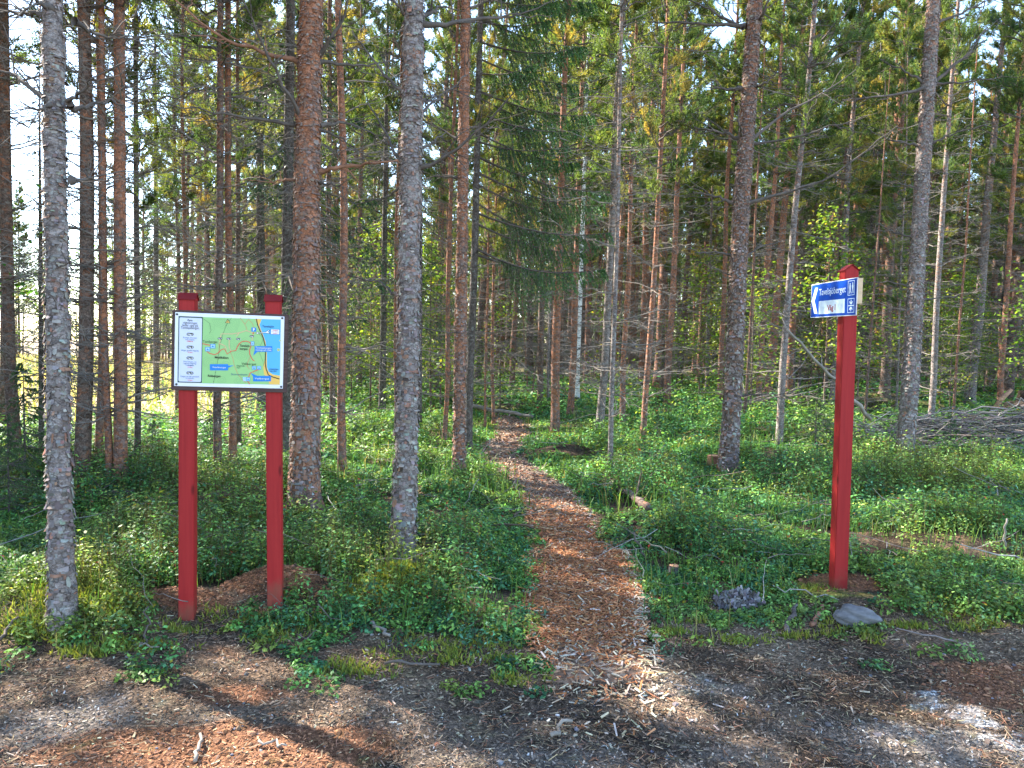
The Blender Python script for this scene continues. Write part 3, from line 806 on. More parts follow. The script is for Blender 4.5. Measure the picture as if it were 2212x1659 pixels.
SPR = [(.022, .058, .028), (.030, .072, .028), (.040, .085, .030), (.018, .045, .026)]
def spruce_crown(name, zb, zt, Rmax, nb, seed, az_range=None, droop=.5, w=.006, dens=1.0, conic=True, bare=0.0, cols=SPR, hang=0.0):
    """tiers of drooping boughs with hanging side twigs"""
    ac = Acc()
    u = np.linspace(0, 1, nb) + rng.normal(0, .01, nb)
    z = zb + (zt - zb) * u
    az = rng.uniform(*(az_range or (0, 2 * np.pi)), nb)
    L = Rmax * ((1.02 - u) if conic else (1.0 - u * .35)) * rng.uniform(.65, 1.1, nb) + .08
    t = np.linspace(0, 1, 9)
    d = np.stack([np.cos(az), np.sin(az), 0 * az], -1); side = np.stack([-np.sin(az), np.cos(az), 0 * az], -1)
    b0 = np.stack([0 * z, 0 * z, z], -1)
    P = b0[:, None] + d[:, None] * (L[:, None] * t)[..., None]
    P[..., 2] += L[:, None] * (-droop * 1.3 * t + droop * .75 * t ** 2.4) + rng.normal(0, .05, (nb, 1)) * L[:, None] * t
    v, q = tubes(P, (.006 + .006 * L)[:, None] * (1.05 - .85 * t), 4)
    ac.add(v, q, m=1)
    per = np.maximum(8, (L * 26 * dens).astype(int))
    li = np.repeat(np.arange(nb), per); k = len(li)
    tt = rng.uniform(.10 + bare, 1, k)
    f = tt * 8; i0 = np.minimum(f.astype(int), 7); fr = (f - i0)[:, None]
    s0 = P[li, i0] * (1 - fr) + P[li, i0 + 1] * fr
    sg = rng.choice([-1, 1], k)[:, None]
    sL = L[li] * .36 * (1.12 - tt) * rng.uniform(.5, 1.15, k) + .05
    sd = unit(d[li] * .75 + side[li] * sg * rng.uniform(.35, 1.1, (k, 1)) + np.array([0, 0, -1]) * (rng.uniform(.1, .95, (k, 1)) + hang))
    t4 = np.linspace(0, 1, 4)
    Q = s0[:, None] + sd[:, None] * (sL[:, None] * t4)[..., None]
    Q[..., 2] -= (sL[:, None] * .35) * t4 ** 2
    v, q = tubes(Q, np.full((k, 1), .003) * (1.1 - .6 * t4), 3)
    ac.add(v, q, m=1)
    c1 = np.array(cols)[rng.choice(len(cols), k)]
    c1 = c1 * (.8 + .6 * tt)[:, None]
    for j in range(3):
        a_, b_ = Q[:, j], Q[:, j + 1]
        dd = unit(b_ - a_); ll = np.linalg.norm(b_ - a_, axis=1)
        nn = 8
        s_ = rng.random((k, nn)); base = a_[:, None] + (b_ - a_)[:, None] * s_[..., None]
        pr = unit(np.cross(dd[:, None], rng.normal(0, 1, (k, nn, 3))))
        nv = unit(dd[:, None] * .9 + pr * .8) * (.032 * rng.uniform(.7, 1.3, (k, nn)))[..., None]
        sv = unit(np.cross(nv, rng.normal(0, 1, (k, nn, 3)))) * w
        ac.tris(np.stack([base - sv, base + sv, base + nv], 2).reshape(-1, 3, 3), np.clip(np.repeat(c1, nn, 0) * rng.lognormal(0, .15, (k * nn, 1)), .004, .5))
    return ac.mesh(name, [M_SPRUCE, M_TWIG])

LEAFC = [(.12, .20, .03), (.17, .25, .04), (.08, .16, .03), (.26, .27, .04), (.34, .28, .05)]
def leaf_crown(name, zb, zt, R, nb, nleaf, size, cols=LEAFC, p=(.32, .3, .2, .13, .05)):
    ac = Acc()
    z = rng.uniform(zb, zt, nb); u = (z - zb) / (zt - zb)
    az = rng.uniform(0, 2 * np.pi, nb)
    L = R * (1.0 - .75 * u) * rng.uniform(.5, 1.1, nb)
    t = np.linspace(0, 1, 5)
    d = unit(np.stack([np.cos(az), np.sin(az), rng.uniform(.1, .8, nb)], -1))
    P = np.stack([0 * z, 0 * z, z], -1)[:, None] + d[:, None] * (L[:, None] * t)[..., None]
    P[..., 2] -= (L * .3)[:, None] * t ** 2
    P[:, 1:] += rng.normal(0, .03, (nb, 4, 3)) * L[:, None, None]
    v, q = tubes(P, (.004 + .004 * L)[:, None] * (1.05 - .8 * t), 4)
    ac.add(v, q, m=1)
    k = nb * nleaf
    li = np.repeat(np.arange(nb), nleaf); tt = rng.uniform(.2, 1.05, k)
    f = np.minimum(tt, 1) * 4; i0 = np.minimum(f.astype(int), 3); fr = (f - i0)[:, None]
    c = P[li, i0] * (1 - fr) + P[li, i0 + 1] * fr + rng.normal(0, 1, (k, 3)) * (size * 1.8)
    nrm = unit(rng.normal(0, .5, (k, 3)) + np.array([0, 0, 1.0]))
    dd = unit(np.cross(nrm, rng.normal(0, 1, (k, 3)))); s = np.cross(nrm, dd)
    sz = (size * rng.uniform(.7, 1.3, k))[:, None]
    ac.quads(np.stack([c - dd * sz * .5, c + s * sz * .36, c + dd * sz * .6, c - s * sz * .36], 1), pick(cols, list(p), k, .15))
    return ac.mesh(name, [M_LEAF, M_TWIG])

# shared crowns
CROWN_H = 15.0
CROWNS = [pine_crown('pine_crown', CROWN_H, zb, R, nl, ns, s, w=.0105, nn=18, tl=.19) for zb, R, nl, ns, s in
          [(5.2, 1.9, 84, 12, 1), (6.0, 1.8, 76, 12, 2), (4.6, 1.7, 88, 12, 3), (6.6, 1.7, 70, 12, 4), (4.0, 1.8, 92, 11, 5)]]
HIGH = [pine_crown('pine_crown', CROWN_H, zb, R, nl, ns, s, w=.012, nn=15) for zb, R, nl, ns, s in [(7.4, 2.2, 70, 13, 6), (8.0, 2.4, 70, 13, 7)]]

M_TWIGBG = flat_mat('sunlit_twig_bark', (.19, .165, .145), .9, .15, .3, 3)  # lighter twig bark for the background: sunlight on it put into the colour
def twigs_mesh(z0, z1, per_m, Lmin, Lmax, r, seed, subs, sides=4):
    ac = Acc(); twig_cloud(ac, z0, z1, per_m, Lmin, Lmax, r, seed=seed, subs=subs, sides=sides)
    return ac.mesh('dead_branches', M_TWIGBG)
TWIGS = [twigs_mesh(1.0, 7.8, 18, .5, 1.8, .0085, s, 6) for s in range(4)]
TWIGS_LOW = [twigs_mesh(.8, 8.2, 22, .6, 2.0, .0085, s, 6) for s in range(3)]

def lean_quat(v, spin):
    return Vector((0, 0, 1)).rotation_difference(Vector(v)) @ Matrix.Rotation(spin, 3, 'Z').to_quaternion()

# ------------------------------------------------------------------ the trees one can tell apart
# (kind, label, foot px, foot py, upper px, upper py, trunk width px, height m, bark, crown index or None, dead branch set)
TREES = [
 ('n', 'near grey pine with flaking plates left of the map board', 135, 1335, 113, 0, 46, 13, 'G', 'H0', None),
 ('n', 'thick reddish pine with long bare limbs right of the map board', 656, 1098, 672, 0, 58, 16, 'R', 'H1', None),
 ('n', 'straight grey-red pine at the left verge of the path', 870, 1215, 893, 0, 48, 14, 'G', 'H0', None),
 ('n', 'brown pine with bare spurs leaning right, halfway between path and blue signpost', 1572, 1020, 1630, 0, 37, 16, 'B', 'H1', None),
 ('n', 'lichen-mottled grey pine just right of the blue signpost', 1952, 1008, 2018, 0, 33, 16, 'G', 'H0', None),
 ('n', 'scaly orange-barked pine left of the far bend of the path', 992, 1025, 1004, 0, 25, 15, 'R', 'H1', None),
 ('m', 'dark brown pine at the far left edge above low spruce twigs', 34, 1015, 14, 0, 25, 15, 'B', 1, 0),
 ('m', 'thin brown pine cut off by the left picture edge', 8, 945, -14, 0, 17, 14, 'B', 3, 1),
 ('m', 'broad dark pine trunk directly behind the flaking grey pine', 178, 1043, 180, 0, 31, 15, 'B', 0, 2),
 ('m', 'slim rust-brown pine between dark trunk and bright orange trunk', 213, 1029, 207, 0, 16, 14, 'R', 2, 3),
 ('m', 'slim orange pine touching the left side of the bright orange trunk', 237, 1045, 230, 0, 15, 15, 'R', 1, 0),
 ('m', 'bright orange pine trunk nearest to the map board on its left', 260, 1046, 262, 0, 27, 16, 'R', 3, 1),
 ('m', 'thin dark grey spruce trunk between orange trunk and map board', 297, 1003, 290, 0, 13, 13, 'D', 4, 2),
 ('m', 'grey-brown pine rising behind the middle of the map board', 470, 1028, 478, 0, 17, 15, 'B', 0, 3),
 ('m', 'reddish pine crossing the grey trunk behind the map board', 503, 1016, 485, 0, 16, 15, 'R', 1, 0),
 ('m', 'thin dark pine behind the right half of the map board', 516, 970, 519, 200, 11, 13, 'B', 2, 1),
 ('m', 'red-brown pine seen above the left half of the map board', 399, 905, 396, 300, 10, 15, 'R', 4, 2),
 ('m', 'dim brown pine seen just over the left post of the map board', 383, 900, 379, 300, 9, 15, 'B', 0, 3),
 ('m', 'left one of the pine pair right of the thick reddish pine', 717, 945, 716, 300, 13, 15, 'B', 2, 0),
 ('m', 'right one of the pine pair right of the thick reddish pine', 739, 1026, 736, 0, 18, 15, 'R', 3, 1),
 ('m', 'thin red pine peeping out left of the path-verge pine', 858, 940, 863, 0, 11, 15, 'R', 0, 2),
 ('m', 'thin lit pine stem left of the scaly orange-barked pine', 959, 968, 981, 400, 10, 13, 'R', 2, 3),
 ('m', 'slim red sapling pine left of the path end, the taller of two', 1066, 919, 1072, 400, 7, 11, 'R', 2, 1),
 ('m', 'thin brown sapling pine left of the path end', 1048, 923, 1053, 400, 5, 10, 'R', 2, 0),
 ('m', 'dark red pine with lit left rim directly right of the path bend', 1199, 937, 1230, 0, 19, 15, 'R', 0, 2),
 ('m', 'orange-topped pine behind the birch right of the path', 1232, 898, 1251, 400, 14, 16, 'R', 1, 3),
 ('m', 'grey pine left of the dark red pine at the path bend', 1167, 883, 1176, 300, 13, 15, 'B', 3, 0),
 ('m', 'thin sunlit stem squeezed against the dark red pine', 1184, 880, 1193, 300, 6, 12, 'G', 4, 1),
 ('m', 'grey-trunked pine with sunlit edge in the middle of the right stand', 1295, 930, 1330, 300, 17, 16, 'G', 1, 2),
 ('m', 'slender smooth grey pine standing nearest in the middle of the right stand', 1318, 1021, 1342, 0, 11, 13, 'G', 3, 3),
 ('m', 'slim red pine with a bright left rim right of the slender grey pine', 1344, 919, 1372, 250, 12, 15, 'R', 0, 0),
 ('m', 'straight brown pine leaning right at the centre of the right stand', 1388, 968, 1440, 0, 13, 15, 'R', 2, 1),
 ('m', 'two-toned pine with a grey foot and orange upper trunk', 1441, 877, 1471, 250, 15, 16, 'R', 1, 2),
 ('m', 'thin dark pine close to the left of the two-toned pine', 1429, 866, 1444, 400, 8, 14, 'B', 4, 3),
 ('m', 'thin sunlit pine stem left of the brown pine with bare spurs', 1527, 847, 1538, 500, 9, 13, 'G', 2, 0),
 ('m', 'orange pine between the brown spurred pine and the leaning lit pine', 1638, 890, 1690, 100, 13, 15, 'R', 3, 1),
 ('m', 'leaning sunlit pine half way to the blue signpost', 1681, 980, 1757, 0, 15, 15, 'G', 0, 2),
 ('m', 'white-lit stem left of the broken leaning pole', 1712, 865, 1722, 500, 8, 13, 'G', 1, 3),
 ('m', 'thin lit stem crossing the broken leaning pole', 1725, 862, 1733, 500, 6, 12, 'G', 4, 0),
 ('m', 'sunlit pine rising straight over the cap of the blue signpost', 1798, 885, 1848, 200, 15, 16, 'G', 2, 1),
 ('m', 'brown pine just left of the blue signpost', 1779, 872, 1830, 300, 11, 15, 'B', 3, 2),
 ('m', 'dark spruce trunk right of the blue signpost in the shade', 1871, 854, 1884, 500, 10, 13, 'D', 4, 3),
 ('m', 'slim half-lit pine behind the brush pile', 2009, 934, 2056, 250, 13, 15, 'G', 1, 0),
 ('m', 'white-lit pine trunk right of the brush pile', 2094, 877, 2168, 60, 22, 17, 'G', 3, 1),
 ('m', 'dark pine at the right picture edge behind the uprooted stump', 2174, 865, 2216, 450, 24, 16, 'B', 0, 2),
 ('m', 'thin pale stem between the lichen-mottled pine and the signpost', 1936, 880, 1944, 600, 5, 12, 'G', 4, 3),
]
BARK = {'G': M_GREY, 'R': M_RED, 'B': M_BROWN, 'D': M_DARK}  # sunlit right-hand stems take the paler grey, which stands in for sunlight
OCC = []
FC = {'G': ((.30, .28, .16, .10, .06, .10), .35), 'R': ((.08, .18, .20, .42, .08, .04), 1.0), 'B': ((.18, .28, .28, .14, .08, .04), .4), 'D': ((.1, .2, .4, .1, .2, 0), .1)}
ROOTS = {}

def frame_of(px, py, ux, uy):
    b0 = gp(px, py)
    top = at_depth(ux, uy, b0[1])
    v = top - b0
    return b0, Vector(v / np.linalg.norm(v))

for i, (kd, lab, px, py, ux, uy, wd, H, bk, cr, tw) in enumerate(TREES):
    b0, v = frame_of(px, py, ux, uy)
    if kd == 'm': H = H * (.80 if px > 1050 else .9)
    depth = b0[1]
    r0 = wd / F * depth / 2 * 1.02
    root = empty('pine_tree', b0, lab, 'tree', 'pines of the sunlit stand' if kd == 'm' else 'nearest pine trees', lean_quat(v, 0))
    ROOTS[i] = (root, b0, v, depth, r0)
    OCC.append(b0[:2])
    link('trunk', trunk_mesh('trunk', H, r0, BARK[bk], near=(kd == 'n'), fcol=FC[bk], seed=i + 1, wob=.02 if kd == 'n' else .05), root)
    sc_ = H / CROWN_H
    if isinstance(cr, str):
        link('crown', HIGH[int(cr[1])], root, scale=(sc_, sc_, sc_))
    else:
        s_ = .62 if wd / F * depth < .12 else 1.0
        link('crown', CROWNS[cr], root, scale=(sc_ * s_, sc_ * s_, sc_)).rotation_euler = (0, 0, i * 2.4)
    if tw is not None:
        o = link('dead_branches', (TWIGS_LOW if px < 800 else TWIGS)[tw % 3], root, scale=(.8, .8, sc_))
        o.rotation_euler = (0, 0, i * 1.7); o['kind'] = 'stuff'

# the nearest pines: each long bare limb on its own, plus fine twigs
def limb(i, pts, r, mat=None, name='branch'):
    r = r * 1.25
    """pts: measured pixels with a depth offset from the trunk in metres"""
    root, b0, v, depth, r0 = ROOTS[i]
    P = np.array([at_depth(x, y, depth + dy) for x, y, dy in pts])
    n_ = 12
    s = np.linspace(0, len(P) - 1, n_)
    Q = np.stack([np.interp(s, np.arange(len(P)), P[:, k]) for k in range(3)], 1)
    Q[1:] += rng.normal(0, .008, (n_ - 1, 3))
    root_inv = (Matrix.Translation(Vector(b0)) @ root.rotation_quaternion.to_matrix().to_4x4()).inverted()
    Q = np.array([root_inv @ Vector(p) for p in Q])
    ac = Acc()
    t = np.linspace(0, 1, n_)
    vv, q = tubes(Q[None], (r * (1.0 - .72 * t) + .012 * np.exp(-t * 14))[None], 8)
    ac.add(vv, q)
    L = np.linalg.norm(np.diff(Q, axis=0), axis=1).sum()
    k = int(3 + L * 5)
    ti = rng.uniform(.25, 1, k) * (n_ - 1); i0 = np.minimum(ti.astype(int), n_ - 2); fr = (ti - i0)[:, None]
    s0 = Q[i0] * (1 - fr) + Q[i0 + 1] * fr
    dr = unit(unit(Q[i0 + 1] - Q[i0]) + rng.normal(0, .55, (k, 3)))
    t4 = np.linspace(0, 1, 5)
    S = s0[:, None] + dr[:, None] * (rng.uniform(.1, .45, k)[:, None] * t4)[..., None]
    S[:, 1:] += rng.normal(0, .015, (k, 4, 3))
    vv, q = tubes(S, np.full((k, 1), r * .3) * (1.1 - .7 * t4), 4)
    ac.add(vv, q)
    return link(name, ac.mesh(name, mat or M_TWIG, True), root)

LIMBS = [
 (1, [(650, 137, 0), (600, 120, -.1), (530, 103, -.2), (455, 65, -.3), (372, -5, -.4)], .020, M_RBRANCH),
 (1, [(650, 272, 0), (590, 262, -.1), (500, 250, -.2), (410, 228, -.2)], .016, None),
 (1, [(660, 268, 0), (630, 215, -.2), (590, 140, -.3), (550, 60, -.4), (520, -10, -.5)], .015, None),
 (1, [(682, 125, 0), (715, 85, -.1), (740, 40, -.1), (755, -15, -.2)], .018, None),
 (1, [(690, 134, 0), (740, 136, .1), (800, 142, .2), (850, 130, .3)], .014, None),
 (1, [(690, 370, 0), (730, 362, -.05), (800, 352, -.1), (868, 345, -.1)], .019, M_RBRANCH),
 (1, [(650, 385, 0), (615, 388, -.1), (580, 393, -.1)], .013, M_RBRANCH),
 (1, [(692, 272, 0), (740, 262, .1), (790, 280, .2), (850, 320, .3)], .012, None),
 (1, [(690, 280, 0), (740, 300, -.1), (780, 330, -.2)], .009, None),
 (1, [(655, 510, 0), (600, 530, .1), (540, 560, .2)], .009, None),
 (1, [(690, 395, 0), (720, 398, -.1), (745, 408, -.2)], .009, None),
 (2, [(905, 52, 0), (960, 55, 0), (1010, 45, .1), (1080, 40, .2), (1120, 30, .3)], .017, None),
 (2, [(905, 45, 0), (930, 28, .1), (950, 15, .2)], .018, None),
 (2, [(880, 40, 0), (858, 10, -.1), (845, -20, -.1)], .012, None),
 (2, [(880, 205, 0), (850, 180, .1), (800, 120, .2), (760, 70, .3)], .011, None),
 (2, [(872, 352, 0), (850, 320, .2), (820, 270, .4), (790, 210, .6)], .010, None),
 (2, [(900, 370, 0), (940, 350, -.1), (1000, 315, -.2), (1060, 260, -.3), (1110, 200, -.4)], .012, None),
 (2, [(900, 218, 0), (925, 219, .1), (945, 218, .2)], .013, None),
 (2, [(900, 250, 0), (950, 210, .2), (1010, 160, .4)], .009, None),
 (2, [(898, 335, 0), (930, 310, .1), (965, 285, .2)], .009, None),
 (2, [(872, 400, 0), (830, 430, .2), (760, 440, .4)], .008, None),
 (2, [(862, 640, 0), (820, 610, .2), (770, 600, .3)], .007, None),
 (0, [(112, 22, 0), (85, 5, -.1), (60, -15, -.2)], .014, None),
 (0, [(105, 33, 0), (60, 28, 0), (-10, 24, .1)], .012, None),
 (0, [(120, 222, 0), (80, 195, 0), (30, 165, .1), (-10, 150, .1)], .014, None),
 (0, [(118, 230, 0), (90, 232, -.1), (60, 232, -.1)], .009, None),
 (0, [(150, 225, 0), (170, 205, -.1), (195, 170, -.2)], .010, None),
 (0, [(152, 230, 0), (190, 232, .1), (240, 215, .2), (270, 230, .2)], .009, None),
 (0, [(160, 45, 0), (210, 75, .2), (280, 85, .3)], .010, None),
 (0, [(155, 390, 0), (180, 388, .1), (215, 384, .2)], .012, None),
 (3, [(1612, 55, 0), (1560, 55, .1), (1480, 48, .2), (1400, 45, .3)], .022, None),
 (3, [(1640, 52, 0), (1650, 25, -.2), (1668, -20, -.3)], .020, None),
 (3, [(1606, 60, 0), (1540, 25, .3), (1470, -10, .5)], .016, None),
 (3, [(1600, 192, 0), (1570, 192, -.1), (1534, 190, -.1)], .020, None),
 (3, [(1625, 195, 0), (1650, 180, -.2), (1672, 165, -.2)], .017, None),
 (3, [(1600, 302, 0), (1565, 285, 0), (1500, 275, .2)], .020, None),
 (3, [(1605, 300, 0), (1597, 270, -.3), (1594, 235, -.4)], .016, None),
 (3, [(1620, 305, 0), (1700, 240, .2), (1780, 200, .3), (1850, 150, .4)], .014, None),
 (3, [(1620, 312, 0), (1700, 300, -.1), (1800, 270, -.2), (1880, 250, -.3)], .013, None),
 (3, [(1590, 440, 0), (1550, 425, .1), (1495, 414, .2)], .018, None),
 (3, [(1610, 440, 0), (1700, 415, -.1), (1790, 385, -.2), (1880, 320, -.3), (1940, 270, -.4)], .015, None),
 (3, [(1590, 555, 0), (1550, 545, 0), (1500, 545, .1)], .015, None),
 (3, [(1605, 560, 0), (1640, 535, .1), (1690, 520, .2)], .012, None),
 (3, [(1590, 855, 0), (1640, 852, -.1), (1700, 850, -.2)], .009, None),
 (4, [(1998, 190, 0), (1960, 200, -.1), (1900, 210, -.2), (1820, 215, -.3)], .019, None),
 (4, [(2005, 188, 0), (2050, 150, 0), (2100, 110, .1), (2130, 60, .2)], .020, None),
 (4, [(2012, 182, 0), (2080, 178, -.2), (2160, 165, -.3)], .014, None),
 (4, [(1995, 180, 0), (1950, 150, .1), (1900, 130, .2)], .014, None),
 (4, [(2015, 55, 0), (2070, 30, 0), (2140, 0, .1)], .018, None),
 (4, [(1990, 315, 0), (1940, 305, -.1), (1880, 285, -.2)], .014, None),
 (4, [(2005, 312, 0), (2060, 290, -.1), (2150, 265, -.2)], .013, None),
 (4, [(1980, 405, 0), (1940, 395, 0)], .013, None),
 (4, [(1975, 515, 0), (1930, 500, .1), (1890, 480, .1)], .012, None),
 (4, [(1990, 650, 0), (2040, 640, .1), (2080, 645, .2)], .009, None),
 (4, [(1968, 620, 0), (1920, 610, .1), (1870, 608, .1)], .010, None),
 (5, [(1000, 275, 0), (1050, 275, .1), (1105, 282, .2)], .012, None),
 (5, [(990, 385, 0), (940, 380, .1), (890, 392, .2)], .010, None),
 (5, [(1005, 20, 0), (1060, 0, .1), (1100, -20, .1)], .014, None),
 (5, [(985, 300, 0), (920, 260, .2), (860, 240, .4)], .009, None),
]
for i, pts, r, mt in LIMBS: limb(i, pts, r, mt)
for i, (z0, z1, pm, L0, L1) in {0: (1.6, 5.0, 7, .15, .8), 1: (1.8, 6.5, 8, .2, 1.0), 2: (1.2, 5.5, 9, .15, .8), 3: (2.0, 8, 8, .25, 1.1), 4: (1.0, 8, 9, .25, 1.1), 5: (1.2, 8, 11, .3, 1.1)}.items():
    ac = Acc(); twig_cloud(ac, z0, z1, pm, L0, L1, .006, wob=.02, seed=i + 1, subs=3)
    link('fine_twigs', ac.mesh('fine_twigs', M_TWIG), ROOTS[i][0])['kind'] = 'stuff'

# dark spruce with drooping boughs beside the orange-barked pine
b0, v = frame_of(1011, 981, 1040, 0)
sp = empty('spruce_tree', b0, 'tall dark spruce with drooping green boughs over the path bend', 'tree', None, lean_quat(v, 0))
OCC.append(b0[:2])
link('trunk', trunk_mesh('trunk', 15, 17 / F * b0[1] / 2, M_DARK, seed=51, wob=.02), sp)
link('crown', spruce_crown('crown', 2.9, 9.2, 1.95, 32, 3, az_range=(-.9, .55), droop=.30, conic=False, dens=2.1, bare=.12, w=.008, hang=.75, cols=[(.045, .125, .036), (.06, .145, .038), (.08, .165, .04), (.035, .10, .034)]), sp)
ac = Acc(); twig_cloud(ac, .8, 9, 6, .3, .9, .005, wob=.02, seed=51, subs=3)
link('dead_branches', ac.mesh('dead_branches', M_TWIG), sp)['kind'] = 'stuff'

SPRUCE_FULL = [spruce_crown('crown', zb, 12.0, R, nb, s, droop=.5, w=.009, dens=.55) for zb, R, nb, s in [(2.2, 1.7, 84, 1), (3.0, 1.5, 76, 2)]]
SPRUCE_YOUNG = [spruce_crown('crown', .15, 2.0, .75, 44, s, droop=.25, w=.006, dens=.8, cols=[(.045, .10, .03), (.06, .12, .035), (.035, .08, .03)]) for s in (4, 5)]
TRUNK12 = trunk_mesh('trunk', 12.3, .085, M_DARK, seed=61, wob=.0)
STEM2 = trunk_mesh('trunk', 2.0, .022, M_DARK, seed=62, wob=.0)

def spruce(px, py, lab, scale, var, ux=None, uy=0, group=None, depth=None):
    b0, v = frame_of(px, py, ux if ux is not None else px + (px - CX) * .02, uy)
    r_ = empty('spruce_tree', b0, lab, 'tree', group, lean_quat(v, var * 2.1))
    OCC.append(b0[:2])
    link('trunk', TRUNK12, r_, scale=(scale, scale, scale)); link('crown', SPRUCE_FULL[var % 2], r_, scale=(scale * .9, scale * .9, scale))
    return r_
spruce(614, 990, 'dark green spruce right behind the right-hand post of the map board', 1.05, 0, 628)
spruce(825, 892, 'thin spruce far back between the thick pine and the path-verge pine', .85, 1, 838)
spruce(338, 870, 'thin dull spruce far back between the orange trunk and the map board', .95, 3, 335)
spruce(565, 905, 'shady spruce far back between the two board posts', 1.1, 2, 560)
spruce(905, 930, 'small bushy spruce right behind the path-verge pine', .62, 5, 912)
spruce(1888, 860, 'dark spruce far back over the right side of the blue signpost', 1.05, 4, 1905)
spruce(2160, 850, 'deep green spruce filling the right picture edge', 1.0, 7, 2190)
spruce(90, 985, 'low dark spruce twigs at the left picture edge behind the near pine', .42, 6, 84)

def young_spruce(px, py, h, lab, var):
    b0 = gp(px, py)
    r_ = empty('young_spruce', b0, lab, 'young tree', 'young spruces in the undergrowth')
    r_.rotation_euler = (0, 0, var * 1.3)
    link('trunk', STEM2, r_, scale=(h / 2,) * 3); link('crown', SPRUCE_YOUNG[var % 2], r_, scale=(h / 2,) * 3)
for k_, (px, py, h, lab) in enumerate([(20, 1120, .9, 'young spruce at the left edge beside the near grey pine'), (330, 1010, .6, 'knee-high spruce seedling left of the board post'),
        (455, 1000, .7, 'young spruce seedling between the two board posts'), (880, 965, .8, 'young spruce seedling behind the path-verge pine'),
        (1000, 945, .5, 'small spruce seedling left of the path bend'), (1760, 985, 1.0, 'bushy young spruce left of the signpost foot'),
        (2050, 1005, .7, 'small spruce seedling in front of the brush pile'), (1420, 955, .5, 'small spruce seedling in the middle of the right stand'),
        (1245, 925, .45, 'small spruce seedling right of the path bend'), (55, 1060, 1.3, 'tallest young spruce at the left edge')]):
    young_spruce(px, py, h, lab, k_)

# birch with black-marked white bark
m, n, l, b = new_mat('birch_bark')
tc = n.new('ShaderNodeTexCoord'); mp = n.new('ShaderNodeMapping'); mp.inputs['Scale'].default_value = (2.2, 2.2, 5.5); l.new(tc.outputs['Object'], mp.inputs[0])
nz = nd(n, 'ShaderNodeTexNoise', i_Scale=2.2, i_Detail=4.0, i_Roughness=.65); l.new(mp.outputs[0], nz.inputs['Vector'])
r = ramp(n, [(.40, (.03, .028, .025)), (.47, (.62, .60, .56)), (.8, (.75, .73, .69))]); l.new(nz.outputs[0], r.inputs[0])
l.new(r.outputs[0], b.inputs['Base Color']); b.inputs['Roughness'].default_value = .6
M_BIRCH = m
b0, v = frame_of(1246, 868, 1262, 400)
bt = empty('birch_tree', b0, 'white birch trunk with black marks right of the path bend', 'tree', None, lean_quat(v, 0))
OCC.append(b0[:2])
link('trunk', trunk_mesh('trunk', 13, 12 / F * b0[1] / 2, M_BIRCH, seed=71, wob=.05), bt)
link('crown', leaf_crown('crown', 5, 13, 2.2, 50, 45, .07), bt)

# leafy saplings (rowan and birch) under the pines
SAPS = [leaf_crown('crown', .4, 2.6, 1.0, 26, 34, .060), leaf_crown('crown', .5, 3.4, 1.2, 34, 36, .062), leaf_crown('crown', .3, 1.8, .8, 22, 30, .055)]
STEMSAP = trunk_mesh('stem', 3.4, .018, M_BROWN, seed=63, wob=.03)
def sapling(px, py, sc_, var, lab, group='leafy saplings under the pines', Yd=None):
    b0 = gp(px, py)
    r_ = empty('sapling', b0, lab, 'sapling', group); r_.rotation_euler = (0, 0, px * .37)
    hh = (2.6, 3.4, 1.8)[var]
    link('stem', STEMSAP, r_, scale=(sc_, sc_, sc_ * hh / 3.4)); link('crown', SAPS[var], r_, scale=(sc_,) * 3)
for a in [(1510, 870, 1.25, 1, 'tallest yellow-green sapling left of the brown spurred pine'), (1560, 858, 1.3, 0, 'leafy sapling directly behind the brown spurred pine'),
          (1690, 868, 1.2, 1, 'bright leafy sapling behind the leaning lit pine'), (1750, 862, 1.4, 1, 'broad leafy sapling left of the blue signpost'),
          (1625, 868, 1.0, 2, 'low leafy sapling behind the orange pine'), (1445, 868, .9, 0, 'leafy sapling at the foot of the two-toned pine'),
          (1305, 895, .95, 0, 'bright green sapling behind the slender grey pine'), (1850, 860, 1.2, 1, 'leafy sapling right behind the signpost'),
          (1910, 868, 1.5, 0, 'leafy sapling left of the lichen-mottled pine'), (2060, 870, 1.4, 1, 'leafy sapling between brush pile and white-lit pine'),
          (1080, 880, 1.0, 0, 'pale leafy sapling beyond the fallen log'), (1020, 885, .9, 2, 'low leafy sapling left of the fallen log'),
          (800, 885, 1.2, 1, 'leafy sapling far back in the gap left of the path-verge pine'), (760, 880, 1.1, 0, 'leafy sapling right behind the reddish pine pair'),
          (1620, 1000, .30, 2, 'knee-high yellowing sapling beside the spurred pine'), (930, 870, 1.3, 1, 'leafy sapling far back left of the orange-barked pine'),
          (640, 880, 1.1, 0, 'leafy sapling far back hidden by the thick reddish pine'), (2000, 860, 1.7, 1, 'tall leafy sapling behind the slim half-lit pine')]:
    sapling(*a)

# leafy twigs reaching in at the picture edges
b0 = gp(-70, 1010)
rt = empty('birch_sapling', b0, 'green-leaved young birch reaching in at the left picture edge', 'sapling')
link('stem', trunk_mesh('stem', 4.6, .022, M_BROWN, seed=64, wob=.05), rt)
link('crown', leaf_crown('crown', 1.5, 4.5, 1.35, 44, 30, .062, [(.05, .15, .03), (.08, .19, .03), (.12, .22, .04)], (.4, .4, .2)), rt)
b0 = gp(2290, 960)
rt = empty('rowan_sapling', b0, 'light green rowan reaching in at the right picture edge', 'sapling')
link('stem', trunk_mesh('stem', 4.2, .025, M_BROWN, seed=65, wob=.05), rt)
link('crown', leaf_crown('crown', 1.4, 4.2, 1.6, 44, 34, .07, [(.17, .28, .04), (.22, .32, .05), (.12, .22, .03)], (.4, .35, .25)), rt)

